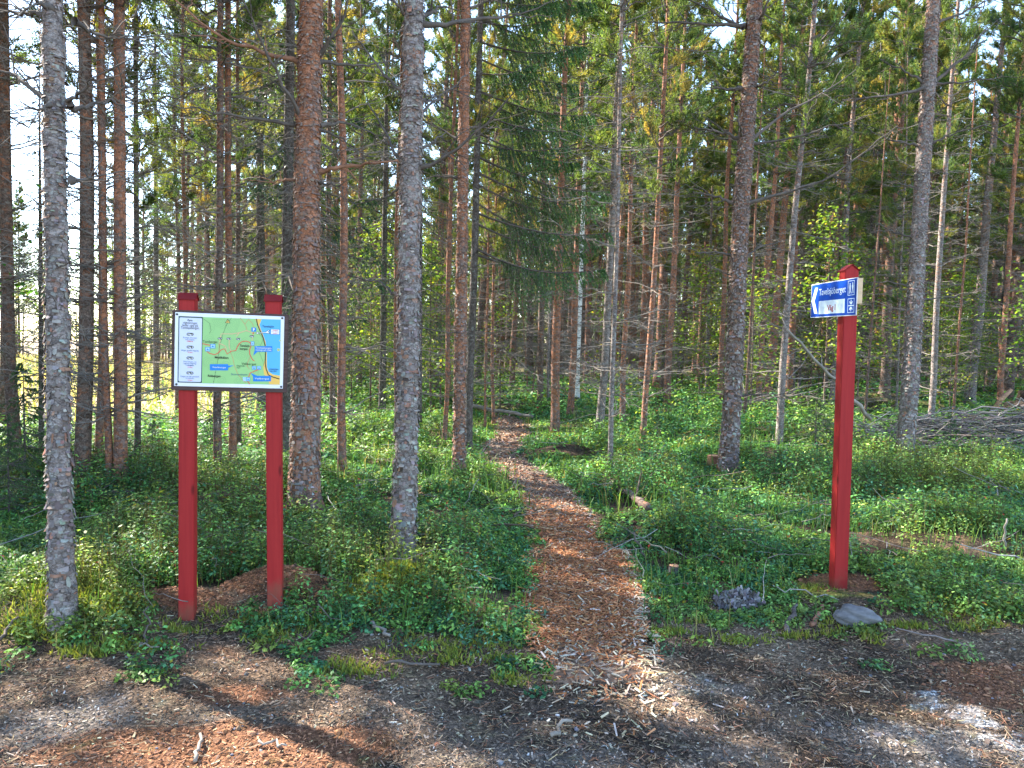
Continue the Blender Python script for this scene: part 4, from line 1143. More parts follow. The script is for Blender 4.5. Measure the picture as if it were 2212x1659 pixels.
# ------------------------------------------------------------------ background stand
FT = [trunk_mesh('trunk', CROWN_H, r_, mt, seed=80 + k, wob=.06) for k, (r_, mt) in enumerate([(.10, M_RED), (.085, M_BROWN), (.11, M_BROWN), (.075, M_RED)])]
def clear_spot(x, y, dmin):
    return all((x - q[0]) ** 2 + (y - q[1]) ** 2 > dmin ** 2 for q in OCC)
prng = random.Random(5)
def fill_pine(x, y, s, lab, group, dead=True):
    b0 = np.array([x, y, float(hgt(x, y))])
    v = Vector((prng.gauss(.02, .025), prng.gauss(0, .02), 1)).normalized()
    r_ = empty('pine_tree', b0, lab, 'tree', group, lean_quat(v, prng.uniform(0, 6.28)))
    k = prng.randrange(4)
    th = prng.uniform(.9, 1.55)
    link('trunk', FT[k], r_, scale=(s * th, s * th, s)); link('crown', CROWNS[prng.randrange(5)], r_, scale=(s, s, s)).rotation_euler = (0, 0, prng.uniform(0, 6))
    if dead: link('dead_branches', TWIGS[prng.randrange(4)], r_, scale=(s, s, s))['kind'] = 'stuff'
    OCC.append((x, y))
SUNNY = [gp(*p) for p in ((1110, 1005), (1190, 985), (655, 1615), (1560, 1000), (1700, 960), (1900, 930), (1095, 925), (350, 960), (2100, 1010), (1400, 960))]
def blocks_sun(x, y, s):
    hx, hy = SUNV.x / math.hypot(SUNV.x, SUNV.y), SUNV.y / math.hypot(SUNV.x, SUNV.y)
    for p in SUNNY:
        dx, dy = x - p[0], y - p[1]
        t = dx * hx + dy * hy
        if t > 0 and abs(dx * hy - dy * hx) < 1.15 and t * math.tan(SUN_EL) < 15.5 * s: return True
    return False
nfill = 0
tries = 0
while nfill < 185 and tries < 6000:
    tries += 1
    y = math.sqrt(prng.uniform(15 ** 2, 52 ** 2))
    a = prng.uniform(-.80, .82)
    x = a * y
    if float(field(x, y)) > .2: continue
    if a < -.33 and y > 15: continue
    if a < -.04 and prng.random() < .78: continue
    if float(path_in(np.array(x), np.array(y))) > -.6: continue
    if not clear_spot(x, y, 1.15): continue
    if y < 19 and not clear_spot(x, y, 1.9): continue
    if blocks_sun(x, y, .8): continue
    side = 'left of the path' if a < 0 else ('in the middle right' if a < .35 else 'at the far right')
    fill_pine(x, y, prng.uniform(.70, .98) if y < 23 else prng.uniform(.9, 1.3), 'distant slender pine of the background stand ' + side, 'background pines ' + side)
    nfill += 1
for k in range(16):                                        # low-crowned pines in the left stand, this side of the clearing
    if k > 200: break
    y = prng.uniform(12.5, 24); a = prng.uniform(-.50, -.05); x = a * y
    if not clear_spot(x, y, 1.3) or float(path_in(np.array(x), np.array(y))) > -.8 or nfill > 205 or blocks_sun(x, y, .85): continue
    fill_pine(x, y, prng.uniform(.75, .95), 'slim pine among the left stand this side of the bright clearing', 'pines of the left stand'); nfill += 1
for k in range(60):                                        # dense dark young spruces deep in the stand
    y = math.sqrt(prng.uniform(22 ** 2, 50 ** 2)); a = prng.uniform(-.33, .82); x = a * y
    if not clear_spot(x, y, .8): continue
    r_ = empty('spruce_tree', (x, y, float(hgt(x, y))), 'dim undergrown spruce deep in the background stand', 'tree', 'undergrown spruces deep in the stand')
    s = prng.uniform(.28, .6)
    link('trunk', TRUNK12, r_, scale=(s,) * 3); link('crown', SPRUCE_FULL[k % 2], r_, scale=(s * 1.25, s * 1.25, s)).rotation_euler = (0, 0, prng.uniform(0, 6))
for k in range(120):
    y = math.sqrt(prng.uniform(15 ** 2, 40 ** 2)); a = prng.choice([prng.uniform(-.30, -.08), prng.uniform(.2, .8), prng.uniform(.25, .8)]); x = a * y
    if not clear_spot(x, y, .7) or float(path_in(np.array(x), np.array(y))) > -.6: continue
    v_ = k % 2
    r_ = empty('sapling', (x, y, float(hgt(x, y))), 'distant yellow-green leafy sapling deep in the background stand', 'sapling', 'distant leafy saplings')
    s = prng.uniform(.8, 1.35); r_.rotation_euler = (0, 0, prng.uniform(0, 6))
    link('stem', STEMSAP, r_, scale=(s,) * 3); link('crown', SAPS[v_], r_, scale=(s,) * 3)
for k in range(75):                                        # thin suppressed stems, bare but for dead twigs
    y = math.sqrt(prng.uniform(12 ** 2, 42 ** 2)); a = prng.uniform(-.30, .80); x = a * y
    if not clear_spot(x, y, .6) or float(path_in(np.array(x), np.array(y))) > -.7: continue
    v = Vector((prng.gauss(.03, .06), prng.gauss(0, .05), 1)).normalized()
    r_ = empty('dead_sapling', (x, y, float(hgt(x, y))), 'thin bare dead stem bristling with twigs in the background stand', 'dead tree', 'thin dead stems in the stand', lean_quat(v, prng.uniform(0, 6)))
    s = prng.uniform(.35, .7)
    link('trunk', FT[k % 4], r_, scale=(.30, .30, s)); link('dead_branches', TWIGS[k % 4], r_, scale=(.75, .75, s))['kind'] = 'stuff'
# bushes and low trees on the far side of the clearing
for k in range(34):
    y = prng.uniform(44, 66); a = prng.uniform(-.95, -.32)
    fill_pine(a * y, y, prng.uniform(.6, .95), 'far sunlit pine on the other side of the bright clearing', 'pines beyond the clearing', dead=False)
for k in range(22):
    y = prng.uniform(25, 42); a = prng.uniform(-.44, -.16)
    if clear_spot(a * y, y, 1.6): fill_pine(a * y, y, prng.uniform(.95, 1.25), 'tall pine standing out in the bright clearing', 'pines in the clearing')
for k in range(44):
    y = prng.uniform(40, 66); a = prng.uniform(-.95, -.38); x = a * y
    r_ = empty('bush', (x, y, float(hgt(x, y))), 'pale green bush on the far side of the bright clearing', 'bush', 'bushes beyond the clearing')
    s = prng.uniform(1.3, 2.3); r_.rotation_euler = (0, 0, prng.uniform(0, 6))
    link('stem', STEMSAP, r_, scale=(s,) * 3); link('crown', SAPS[k % 2], r_, scale=(s * 1.5, s * 1.5, s))
# the far-off wood behind everything
fa = Acc()
k = 3600
y = rng.uniform(58, 88, k); a = rng.uniform(-.42, .95, k); x = a * y
z0 = rng.uniform(0, 1, k) ** 1.25 * 12.5
c = np.stack([x, y, z0], 1)
d = unit(np.stack([rng.normal(0, .6, k), rng.normal(0, .6, k), np.ones(k) * .6], 1))
for q_ in range(5):
    tufts(fa, c + rng.normal(0, .9, (k, 3)), d, rng.uniform(.7, 1.4, k), np.array(PINE_COLS)[rng.choice(6, k, p=PINE_P)] * .9, 14, .07)
k2 = 260
y = rng.uniform(54, 80, k2); x = rng.uniform(-.34, .9, k2) * y
P = np.stack([np.stack([x, y, x * 0 - .3], 1), np.stack([x + rng.normal(0, .3, k2), y, x * 0 + 14], 1)], 1)
v_, q_ = tubes(P, np.tile([[.12, .05]], (k2, 1)), 6)
fa.add(v_, q_, c=(.12, .08, .06), m=1)
tag(link('far_wood', fa.mesh('far_wood', [M_NEEDLE, M_VC])), 'hazy far-off pine wood closing the view behind the stand', 'woodland', kind='stuff')

# pines beside the camera, left of the picture: they shade the foreground
nsh, tries = 0, 0
for x, y in ((-8, 8.1), (-9.6, 9.4), (-11.2, 10.2), (-7.2, 6.5), (-10.2, 7.7), (-8.9, 6.7), (-12.2, 8.6), (-7.8, 5.3), (-10.8, 6.4), (-6.8, 7.3)):
    if blocks_sun(x, y, .9) and (x, y) not in ((-9.6, 9.4),): continue
    fill_pine(x, y, prng.uniform(.85, 1.0), 'shading pine left of the picture', 'pines left of the picture', dead=False)
while nsh < 90 and tries < 9000:
    tries += 1
    x, y = prng.uniform(-17, -3.6), prng.uniform(1.5, 14)
    if x > -.80 * y - 2.2 or not clear_spot(x, y, 1.05) or blocks_sun(x, y, .95): continue
    fill_pine(x, y, prng.uniform(.8, 1.1), 'shading pine left of the picture', 'pines left of the picture', dead=False)
    nsh += 1

# ------------------------------------------------------------------ board helpers
def slab(name, mats, parent, faces):
    """faces: list of (list of 3D points, material index) as flat polygons"""
    me = bpy.data.meshes.new(name)
    V, Fc, mi = [], [], []
    for pts, m_ in faces:
        Fc.append(list(range(len(V), len(V) + len(pts)))); V += [tuple(p) for p in pts]; mi.append(m_)
    me.from_pydata(V, [], Fc)
    for p, m_ in zip(me.polygons, mi): p.material_index = m_
    for mt in mats: me.materials.append(mt)
    me.update()
    return link(name, me, parent)

_cap = {}
def text_geo(s):
    cu = bpy.data.curves.new('lettering', 'FONT'); cu.body = s; cu.size = 1.0; cu.resolution_u = 3; cu.offset = .0 if len(s) > 9 else .022
    ob = bpy.data.objects.new('lettering', cu)
    me = bpy.data.meshes.new_from_object(ob)
    V = [tuple(v.co) for v in me.vertices]; Fc = [list(p.vertices) for p in me.polygons]
    bpy.data.objects.remove(ob); bpy.data.curves.remove(cu); bpy.data.meshes.remove(me)
    return np.array(V), Fc
_hv, _ = text_geo('H'); CAPH = _hv[:, 1].max()

class Plane:
    """a board plane; local x right, y up, z towards the viewer; pixels measured on the photo are cast onto it"""
    def __init__(s, c, u, up, off, tr):
        s.c, s.u, s.up = np.array(c, float), np.array(u, float), np.array(up, float)
        s.n = np.cross(s.u, s.up); s.tr = tr
    def uv(s, p, off=0.0):
        x, y = s.tr(*p)
        d = ray(x, y); c = s.c + s.n * off
        t = ((c - EYE) @ s.n) / (d @ s.n)
        q = EYE + d * t - c
        return np.array([q @ s.u, q @ s.up])
class Ink:
    def __init__(s, plane): s.pl, s.V, s.F, s.M = plane, [], [], []
    def poly(s, pts, m, z):
        s.raw([s.pl.uv(p) for p in pts], m, z)
    def raw(s, uvs, m, z):
        uvs = [np.asarray(p) for p in uvs]
        ar = sum(uvs[i - 1][0] * uvs[i][1] - uvs[i][0] * uvs[i - 1][1] for i in range(len(uvs)))
        if ar < 0: uvs = uvs[::-1]
        s.F.append(list(range(len(s.V), len(s.V) + len(uvs)))); s.V += [(p[0], p[1], z) for p in uvs]; s.M.append(m)
    def line(s, pts, wd, m, z):                        # wd in metres; uniform joints
        P = np.array([s.pl.uv(p) for p in pts])
        T = unit(np.gradient(P, axis=0)); N = np.stack([-T[:, 1], T[:, 0]], 1) * wd / 2
        for i in range(len(P) - 1): s.raw([P[i] - N[i], P[i + 1] - N[i + 1], P[i + 1] + N[i + 1], P[i] + N[i]], m, z)
    def disc(s, p, r, m, z, n=10, ry=None):
        c = s.pl.uv(p)
        s.raw([c + np.array([math.cos(a) * r, math.sin(a) * (ry or r)]) for a in np.arange(n) * 2 * math.pi / n], m, z)
    def dots(s, pts, step, r, m, z):
        P = np.array([s.pl.uv(p) for p in pts]); L = np.concatenate([[0], np.cumsum(np.linalg.norm(np.diff(P, axis=0), axis=1))])
        for q in np.arange(0, L[-1], step):
            c = np.array([np.interp(q, L, P[:, 0]), np.interp(q, L, P[:, 1])])
            s.raw([c + np.array([math.cos(a) * r, math.sin(a) * r]) for a in np.arange(8) * math.pi / 4], m, z)
    def pill(s, p, w_, h_, m, z):
        c = s.pl.uv(p); r_ = h_ / 2
        a = np.linspace(-math.pi / 2, math.pi / 2, 7)
        s.raw([c + np.array([w_ / 2 - r_ + math.cos(t) * r_, math.sin(t) * r_]) for t in a] + [c + np.array([-w_ / 2 + r_ - math.cos(t) * r_, -math.sin(t) * r_]) for t in a], m, z)
    def text(s, body, bl, tr, m, z):                   # baseline-left pixel, cap-top-right pixel
        a, b = s.pl.uv(bl), s.pl.uv(tr)
        V, Fc = text_geo(body)
        sx = (b[0] - a[0]) / (V[:, 0].max() - V[:, 0].min()); sy = (b[1] - a[1]) / CAPH
        n0 = len(s.V)
        s.V += [(a[0] + (p[0] - V[:, 0].min()) * sx, a[1] + p[1] * sy, z) for p in V]
        for f_ in Fc: s.F.append([k + n0 for k in f_]); s.M.append(m)
    def textc(s, body, c, wpx, hpx, m, z):
        s.text(body, (c[0] - wpx / 2, c[1] + hpx / 2), (c[0] + wpx / 2, c[1] - hpx / 2), m, z)
    def build(s, name, mats, parent):
        me = bpy.data.meshes.new(name); me.from_pydata(s.V, [], s.F)
        for p, m_ in zip(me.polygons, s.M): p.material_index = m_
        for mt in mats: me.materials.append(mt)
        me.update()
        return link(name, me, parent)

def bevel_box(name, x0, x1, y0, y1, z0, z1, mat, parent, bev=.003, seg=2):
    import bmesh
    bm = bmesh.new()
    v, q = box_v(x0, x1, y0, y1, z0, z1)
    vs = [bm.verts.new(p) for p in v]
    for f_ in q: bm.faces.new([vs[k] for k in f_])
    bmesh.ops.recalc_face_normals(bm, faces=bm.faces)
    bmesh.ops.bevel(bm, geom=list(bm.edges), offset=bev, segments=seg, affect='EDGES')
    me = bpy.data.meshes.new(name); bm.to_mesh(me); bm.free()
    me.materials.append(mat)
    return link(name, me, parent)

m, n, l, b = new_mat('red_paint')
tc = n.new('ShaderNodeTexCoord'); mp = n.new('ShaderNodeMapping'); mp.inputs['Scale'].default_value = (60, 60, 2.2); l.new(tc.outputs['Object'], mp.inputs[0])
nz = nd(n, 'ShaderNodeTexNoise', i_Scale=1.0, i_Detail=6.0, i_Roughness=.65); l.new(mp.outputs[0], nz.inputs['Vector'])
r = ramp(n, [(.25, (.26, .012, .014)), (.5, (.33, .018, .018)), (.78, (.37, .024, .022))]); l.new(nz.outputs[0], r.inputs[0])
n2_ = nd(n, 'ShaderNodeTexNoise', i_Scale=9.0, i_Detail=5.0, i_Roughness=.7); l.new(tc.outputs['Object'], n2_.inputs['Vector'])
sx_ = n.new('ShaderNodeSeparateXYZ'); l.new(tc.outputs['Object'], sx_.inputs[0])
ms = nd(n, 'ShaderNodeMath', operation='MULTIPLY_ADD'); l.new(sx_.outputs[2], ms.inputs[0]); ms.inputs[1].default_value = -1.6; l.new(n2_.outputs[0], ms.inputs[2])
mr_ = ramp(n, [(.30, (0, 0, 0)), (.62, (.6, .6, .6))]); l.new(ms.outputs[0], mr_.inputs[0])
c_ = mixc(n, l, mr_.outputs[0], r.outputs[0], (.16, .075, .045))
kn = nd(n, 'ShaderNodeTexVoronoi', i_Scale=1.0); mp2 = n.new('ShaderNodeMapping'); mp2.inputs['Scale'].default_value = (9, 9, 3.2); l.new(tc.outputs['Object'], mp2.inputs[0]); l.new(mp2.outputs[0], kn.inputs['Vector'])
kr = ramp(n, [(.05, (.45, .45, .45)), (.13, (1, 1, 1))]); l.new(kn.outputs['Distance'], kr.inputs[0])
l.new(mixc(n, l, 1.0, c_, kr.outputs[0], 'MULTIPLY'), b.inputs['Base Color'])
b.inputs['Roughness'].default_value = .6; b.inputs['Specular IOR Level'].default_value = .22
bp = nd(n, 'ShaderNodeBump', i_Strength=.35, i_Distance=.003); l.new(nz.outputs[0], bp.inputs['Height']); l.new(bp.outputs[0], b.inputs['Normal'])
M_PAINT = m
M_PAINTDK = flat_mat('dark_red_cap', (.17, .010, .013), .6, .15, .1, 6)
M_FRAME = flat_mat('weathered_board', (.085, .052, .046), .8, .2, .22, 8, (1, 12, 12), .3)
M_WHITE = flat_mat('white_sheet', (.74, .74, .78), .35, .4, .02, 4)
M_PLY = flat_mat('raw_plywood', (.62, .44, .27), .7, .2, .08, 10, (12, 12, 1))
INK = {k: flat_mat('print_' + k, c, .4, .35, .02, 5) for k, c in dict(green=(.30, .55, .20), contour=(.20, .40, .16), lake=(.09, .42, .72), orange=(.80, .48, .10), black=(.015, .017, .015),
       red=(.70, .09, .06), pink=(.80, .42, .26), blue=(.012, .20, .60), white=(.80, .80, .82), pale=(.36, .60, .85), dkgreen=(.012, .06, .045), navy=(.02, .09, .22), yellow=(.75, .5, .12), lilac=(.62, .64, .76)).items()}
IM = list(INK.values()); IK = {k: i for i, k in enumerate(INK)}

def gable_post(name, hw, h, parent, loc, rotz, mat):
    """square post with a low ridge top, ridge along local x; cap of two thin boards"""
    import bmesh
    me = bpy.data.meshes.new(name)
    zr = h + hw * .75
    V = [(-hw, -hw, -.3), (hw, -hw, -.3), (hw, hw, -.3), (-hw, hw, -.3), (-hw, -hw, h), (hw, -hw, h), (hw, hw, h), (-hw, hw, h), (-hw, 0, zr), (hw, 0, zr)]
    Fc = [(3, 2, 1, 0), (0, 1, 5, 4), (2, 3, 7, 6), (1, 2, 6, 9, 5), (3, 0, 4, 8, 7), (4, 5, 9, 8), (6, 7, 8, 9)]
    me.from_pydata(V, [], Fc)
    bm = bmesh.new(); bm.from_mesh(me)
    bmesh.ops.bevel(bm, geom=[e for e in bm.edges if abs(e.verts[0].co.z - e.verts[1].co.z) > .3], offset=.004, segments=2, affect='EDGES')
    bm.to_mesh(me); bm.free()
    me.materials.append(mat)
    o = link(name, me, parent, loc); o.rotation_euler = rotz if isinstance(rotz, tuple) else (0, 0, rotz)
    t, ov = .006, .007
    sl_ = .75
    def slope(s):
        ey, ez = s * (hw + ov), h - ov * sl_
        return [(-hw - ov, 0, zr + .003), (hw + ov, 0, zr + .003), (hw + ov, ey, ez + .003), (-hw - ov, ey, ez + .003)]
    V, Fc = [], []
    for s in (-1, 1):
        b_ = slope(s); n0 = len(V)
        V += b_ + [(p[0], p[1], p[2] + t) for p in b_]
        Fc += [tuple(n0 + k for k in f_) for f_ in ((0, 1, 2, 3), (7, 6, 5, 4), (0, 4, 5, 1), (1, 5, 6, 2), (2, 6, 7, 3), (3, 7, 4, 0))]
    cm = bpy.data.meshes.new('post_cap'); cm.from_pydata(V, [], Fc); cm.materials.append(M_PAINTDK)
    bm = bmesh.new(); bm.from_mesh(cm); bmesh.ops.recalc_face_normals(bm, faces=bm.faces); bm.to_mesh(cm); bm.free()
    link('post_cap', cm, o)
    return o

# ------------------------------------------------------------------ map board
S_ = gp(405.5, 1318)[1] / 4.86
bc = EYE + (np.array([-1.7708, 4.8, 1.57998]) - EYE) * S_
yaw, rl = .1892, -.0227
BW, BH = .695 * S_, .4975 * S_
u0 = np.array([math.cos(yaw), math.sin(yaw), 0]); up0 = np.array([0, 0, 1.])
bu, bup = u0 * math.cos(rl) + up0 * math.sin(rl), up0 * math.cos(rl) - u0 * math.sin(rl)
z1 = lambda x, y: ((400 + x / 5.5306) * .86406, (700 + y / 5.5306) * .86406)
PLN = Plane(bc, bu, bup, 0, z1)
bb_root = empty('map_board', (bc[0], bc[1] + .08, float(hgt(bc[0], bc[1]))), 'trail map board on two red wooden posts left of the path', 'sign board')
def post_at(px_b, py_b, px_t, py_t, off):
    # a post standing behind the board plane, through two measured pixels
    def on(px, py):
        d = ray(px, py); c = bc - PLN.n * off
        return EYE + d * (((c - EYE) @ PLN.n) / (d @ PLN.n))
    return on(px_b, py_b), on(px_t, py_t)
inv = bb_root.matrix_world.inverted()
base_loc = Vector(bb_root.location)
HWP = .043
for (pb, pt) in (((405.5, 1318), (407, 648)), ((595, 1272), (591, 652))):
    p0, p1 = post_at(*pb, *pt, .02 + HWP)
    hp = np.linalg.norm(p1 - p0)
    vec = Vector(p1 - p0)
    q = Vector((0, 0, 1)).rotation_difference(vec.normalized()) @ Matrix.Rotation(yaw, 3, 'Z').to_quaternion()
    gable_post('post', HWP, hp, bb_root, Vector(p0) - base_loc, tuple(q.to_euler()), M_PAINT)
bm_rot = Matrix((bu, bup, PLN.n)).transposed()            # local axes -> world
frame_e = bevel_box('backing_board', -BW / 2, BW / 2, -BH / 2, BH / 2, -.020, .0, M_FRAME, bb_root, .003)
frame_e.location = Vector(bc) - base_loc
frame_e.rotation_euler = bm_rot.to_euler()
def board_part(o):
    o.location = Vector(bc) - base_loc; o.rotation_euler = bm_rot.to_euler(); return o
cs = [PLN.uv(p) for p in ((205, 450), (1715, 500), (1705, 1500), (205, 1466))]
px0, px1 = (cs[0][0] + cs[3][0]) / 2, (cs[1][0] + cs[2][0]) / 2
py0, py1 = (cs[2][1] + cs[3][1]) / 2, (cs[0][1] + cs[1][1]) / 2
panel = board_part(bevel_box('panel', px0, px1, py0, py1, .0005, .006, M_WHITE, bb_root, .0008, 1))
Z0 = .0066
I = Ink(PLN); k = IK
I.poly([(590, 512), (1672, 548), (1658, 1448), (585, 1428)], k['green'], Z0)
crng = random.Random(3)
for cx_, cy_, n_ in [(840, 570, 4), (1020, 620, 4), (700, 830, 3), (1180, 900, 4), (1000, 900, 3), (700, 1150, 4), (900, 1180, 3), (1150, 1050, 4), (860, 1380, 2), (1080, 1390, 2), (1330, 1290, 2), (720, 660, 2), (1350, 900, 2)]:
    ph = [crng.uniform(0, 6.28) for _ in range(3)]
    for j in range(n_):
        r1 = 22 + 24 * j
        pts = []
        for t in np.linspace(0, 2 * math.pi, 22):
            rr1 = r1 * (1 + .2 * math.sin(2 * t + ph[0]) + .14 * math.sin(3 * t + ph[1]) + .08 * math.sin(5 * t + ph[2]))
            pts.append((min(max(cx_ + rr1 * math.cos(t), 598), 1425), min(max(cy_ + rr1 * 1.1 * math.sin(t), 545), 1425)))
        I.line(pts, .0011, k['contour'], Z0 + .0003)
I.poly([(1320, 537), (1672, 549), (1658, 1447), (1515, 1443), (1500, 1380), (1440, 1300), (1430, 1200), (1475, 1000), (1450, 860), (1430, 780), (1370, 690)], k['orange'], Z0 + .0005)
I.poly([(1410, 541), (1671, 550), (1660, 1322), (1560, 1305), (1500, 1262), (1480, 1200), (1480, 1000), (1462, 850), (1440, 790), (1400, 690), (1378, 620)], k['lake'], Z0 + .0008)
for p, r1 in (((1640, 965), .0085), ((1662, 838), .005)): I.disc(p, r1, k['yellow'], Z0 + .001); I.disc(p, r1 * .72, k['green'], Z0 + .0012)
I.poly([(1150, 1342), (1215, 1350), (1250, 1395), (1150, 1398)], k['pale'], Z0 + .0006)
I.line([(990, 526), (920, 625), (870, 760), (830, 900), (805, 1100), (770, 1280), (742, 1430)], .0014, k['black'], Z0 + .001)
for p in ((920, 625), (830, 800), (806, 1100), (770, 1280), (745, 1400)): I.disc(p, .0022, k['black'], Z0 + .0011, 6)
I.line([(592, 535), (615, 545), (690, 600), (710, 700), (685, 740)], .0014, k['black'], Z0 + .001)
I.line([(1360, 730), (1410, 790), (1420, 840), (1395, 900), (1375, 1000), (1420, 1110), (1440, 1190), (1460, 1195)], .0010, k['dkgreen'], Z0 + .001)
I.line([(1335, 538), (1352, 620), (1385, 700), (1430, 800), (1455, 900), (1462, 1000), (1457, 1150), (1470, 1230), (1500, 1310), (1560, 1340), (1655, 1368)], .0052, k['black'], Z0 + .0014)
for pts in ([(592, 880), (640, 890), (705, 905)], [(655, 990), (690, 1015), (760, 1032), (800, 1015), (850, 965), (890, 950), (910, 975), (930, 1025), (985, 985), (1050, 975), (1075, 920), (1100, 880), (1140, 850), (1200, 845), (1250, 865), (1265, 900), (1240, 970), (1245, 1030), (1280, 1100), (1310, 1120)],
            [(1370, 1235), (1250, 1285), (1225, 1350), (1215, 1400), (1245, 1440)]):
    I.line(pts, .0046, k['red'], Z0 + .0016)
for pts in ([(1115, 527), (1160, 590), (1190, 640), (1205, 700)], [(1230, 542), (1180, 605)], [(1230, 542), (1280, 600), (1300, 650), (1300, 735)], [(980, 1000), (1010, 1080), (1030, 1180), (1070, 1280), (1130, 1370), (1190, 1415)], [(820, 870), (820, 1010)], [(1245, 1075), (1220, 1130), (1205, 1190), (1245, 1240)]):
    I.dots(pts, .0078, .0021, k['red'], Z0 + .0016)
for pts in ([(850, 745), (1010, 745), (1100, 730), (1200, 700), (1290, 735)], [(1060, 775), (1095, 740)], [(835, 880), (900, 910), (925, 960)], [(960, 835), (960, 930), (985, 985)], [(845, 765), (830, 860)], [(1290, 740), (1275, 840)]):
    I.dots(pts, .0062, .0027, k['pink'], Z0 + .0015)
for (a, b_), tail in ((((695, 1163), (945, 1248)), [(930, 1185), (1025, 1178), (940, 1215)]), (((1312, 914), (1555, 992)), [(1315, 960), (1292, 1045), (1350, 992)]), (((1290, 1324), (1538, 1400)), [(1300, 1350), (1255, 1282), (1345, 1324)])):
    I.poly([a, (b_[0], a[1]), b_, (a[0], b_[1])], k['blue'], Z0 + .0019); I.poly(tail, k['blue'], Z0 + .0018)
for a, b_ in (((700, 885), (768, 945)), ((630, 928), (695, 985)), ((1260, 850), (1305, 905)), ((1275, 1190), (1330, 1237)), ((1345, 1190), (1400, 1237)), ((1195, 1345), (1248, 1395))):
    I.poly([a, (b_[0], a[1]), b_, (a[0], b_[1])], k['blue'], Z0 + .0019)
    I.poly([(a[0] + 6, a[1] + 6), (b_[0] - 6, a[1] + 6), (b_[0] - 6, b_[1] - 6), (a[0] + 6, b_[1] - 6)], k['pale'], Z0 + .0021)
    my = (a[1] + b_[1]) / 2
    I.poly([(a[0] + 14, my + 12), ((a[0] + b_[0]) / 2, my - 12), (b_[0] - 14, my + 12)], k['blue'], Z0 + .0023)
I.poly([(1268, 657), (1333, 659), (1333, 716), (1268, 714)], k['blue'], Z0 + .0019)
I.poly([(940, 538), (978, 598), (903, 594)], k['black'], Z0 + .0019); I.poly([(940, 550), (968, 593), (913, 590)], k['yellow'], Z0 + .0021); I.poly([(945, 560), (933, 578), (940, 578), (936, 588), (949, 572), (942, 572)], k['black'], Z0 + .0023)
I.disc((1292, 738), .0042, k['red'], Z0 + .0021)
I.poly([(1322, 735), (1365, 715), (1362, 727), (1462, 716), (1500, 690), (1530, 692), (1505, 716), (1530, 742), (1498, 742), (1462, 735), (1362, 742), (1366, 752)], k['black'], Z0 + .0019)
I.poly([(1331, 735), (1360, 721), (1357, 732), (1464, 721), (1502, 695), (1518, 697), (1496, 717), (1518, 737), (1499, 737), (1464, 730), (1357, 737), (1361, 747)], k['white'], Z0 + .0021)
I.poly([(1531, 676), (1660, 680), (1658, 758), (1529, 754)], k['blue'], Z0 + .0019); I.poly([(1538, 683), (1653, 686), (1651, 751), (1536, 748)], k['white'], Z0 + .0021)
for p, w_ in (((833, 808), .026), ((955, 811), .026), ((1087, 815), .026), ((1273, 777), .026)): I.pill(p, w_, .0108, k['black'], Z0 + .0019)
J = Ink(PLN)
def rrect(a, b_, r_, m_, z, sk=0):
    A, B = PLN.uv(a), PLN.uv(b_)
    x0, x1, y0, y1 = A[0], B[0], B[1], A[1]
    pts = []
    for cx_, cy_, a0 in ((x1 - r_, y1 - r_, 0), (x0 + r_, y1 - r_, 90), (x0 + r_, y0 + r_, 180), (x1 - r_, y0 + r_, 270)):
        pts += [np.array([cx_ + r_ * math.cos(math.radians(a0 + t)), cy_ + r_ * math.sin(math.radians(a0 + t))]) for t in (0, 30, 60, 90)]
    J.raw(pts, m_, z)
rrect((260, 498), (583, 1424), .001, k['dkgreen'], Z0); rrect((273, 516), (571, 1410), .007, k['lilac'], Z0 + .0004)
for p in ((421, 750), (421, 927), (420, 1078), (418, 1285)): J.pill(p, .0385, .0162, k['black'], Z0 + .0008)
T = J; zt = Z0 + .0027
for s, y_, x0, x1 in (('Fyra', 557, 388, 455), ('vägvisningar', 592, 322, 522), ('leder upp på', 627, 316, 530), ('Tavelsjöberget.', 661, 293, 550)): T.text(s, (x0, y_ + 11), (x1, y_ - 13), k['black'], zt)
for s, y_ in (('Väg I', 750), ('Väg II', 927), ('Väg III', 1078), ('Väg IV', 1285)): T.textc(s, (420, y_), 84, 19, k['white'], zt)
for s, y_, w_, c_ in (('Kortast, brantast', 797, 190, 'navy'), ('och roligast.', 822, 130, 'navy'), ('1500 m', 846, 84, 'red'), ('Längre, gradvis stigning.', 972, 245, 'navy'), ('2 km', 998, 66, 'red'), ('Mot berget, via', 1128, 180, 'navy'),
                      ('lugnare stigning', 1152, 170, 'navy'), ('i skogen.', 1176, 110, 'navy'), ('3 km', 1203, 66, 'red'), ('Längst, en del sammanf.', 1332, 260, 'navy'), ('terränghinder.', 1357, 120, 'navy'), ('5 km', 1384, 66, 'red')):
    T.textc(s, (420, y_), w_, 14, k[c_], zt)
J.build('legend_column', IM, panel)
T = I
for s, a, b_, c_ in (('Torrberget', (597, 867), (800, 838), 'black'), ('Mullkälen', (762, 1083), (952, 1058), 'black'), ('Tavelsjö-', (1105, 921), (1250, 896), 'black'), ('berget', (1107, 962), (1217, 938), 'black'), ('Vallberget', (1130, 1171), (1335, 1146), 'black'),
                     ('Röberget', (667, 1337), (843, 1312), 'black'), ('Stortavelsjön', (988, 1314), (1210, 1294), 'navy'), ('Tavelsjön', (1415, 653), (1580, 630), 'navy'), ('LÅNGSTEN-', (1515, 1243), (1645, 1226), 'navy'), ('VALLEN', (1515, 1270), (1612, 1252), 'navy'),
                     ('Degernäs-', (1065, 1192), (1180, 1178), 'dkgreen'), ('myr', (1065, 1218), (1115, 1204), 'dkgreen'), ('P', (1288, 708), (1315, 666), 'white')):
    T.text(s, a, b_, k[c_], zt)
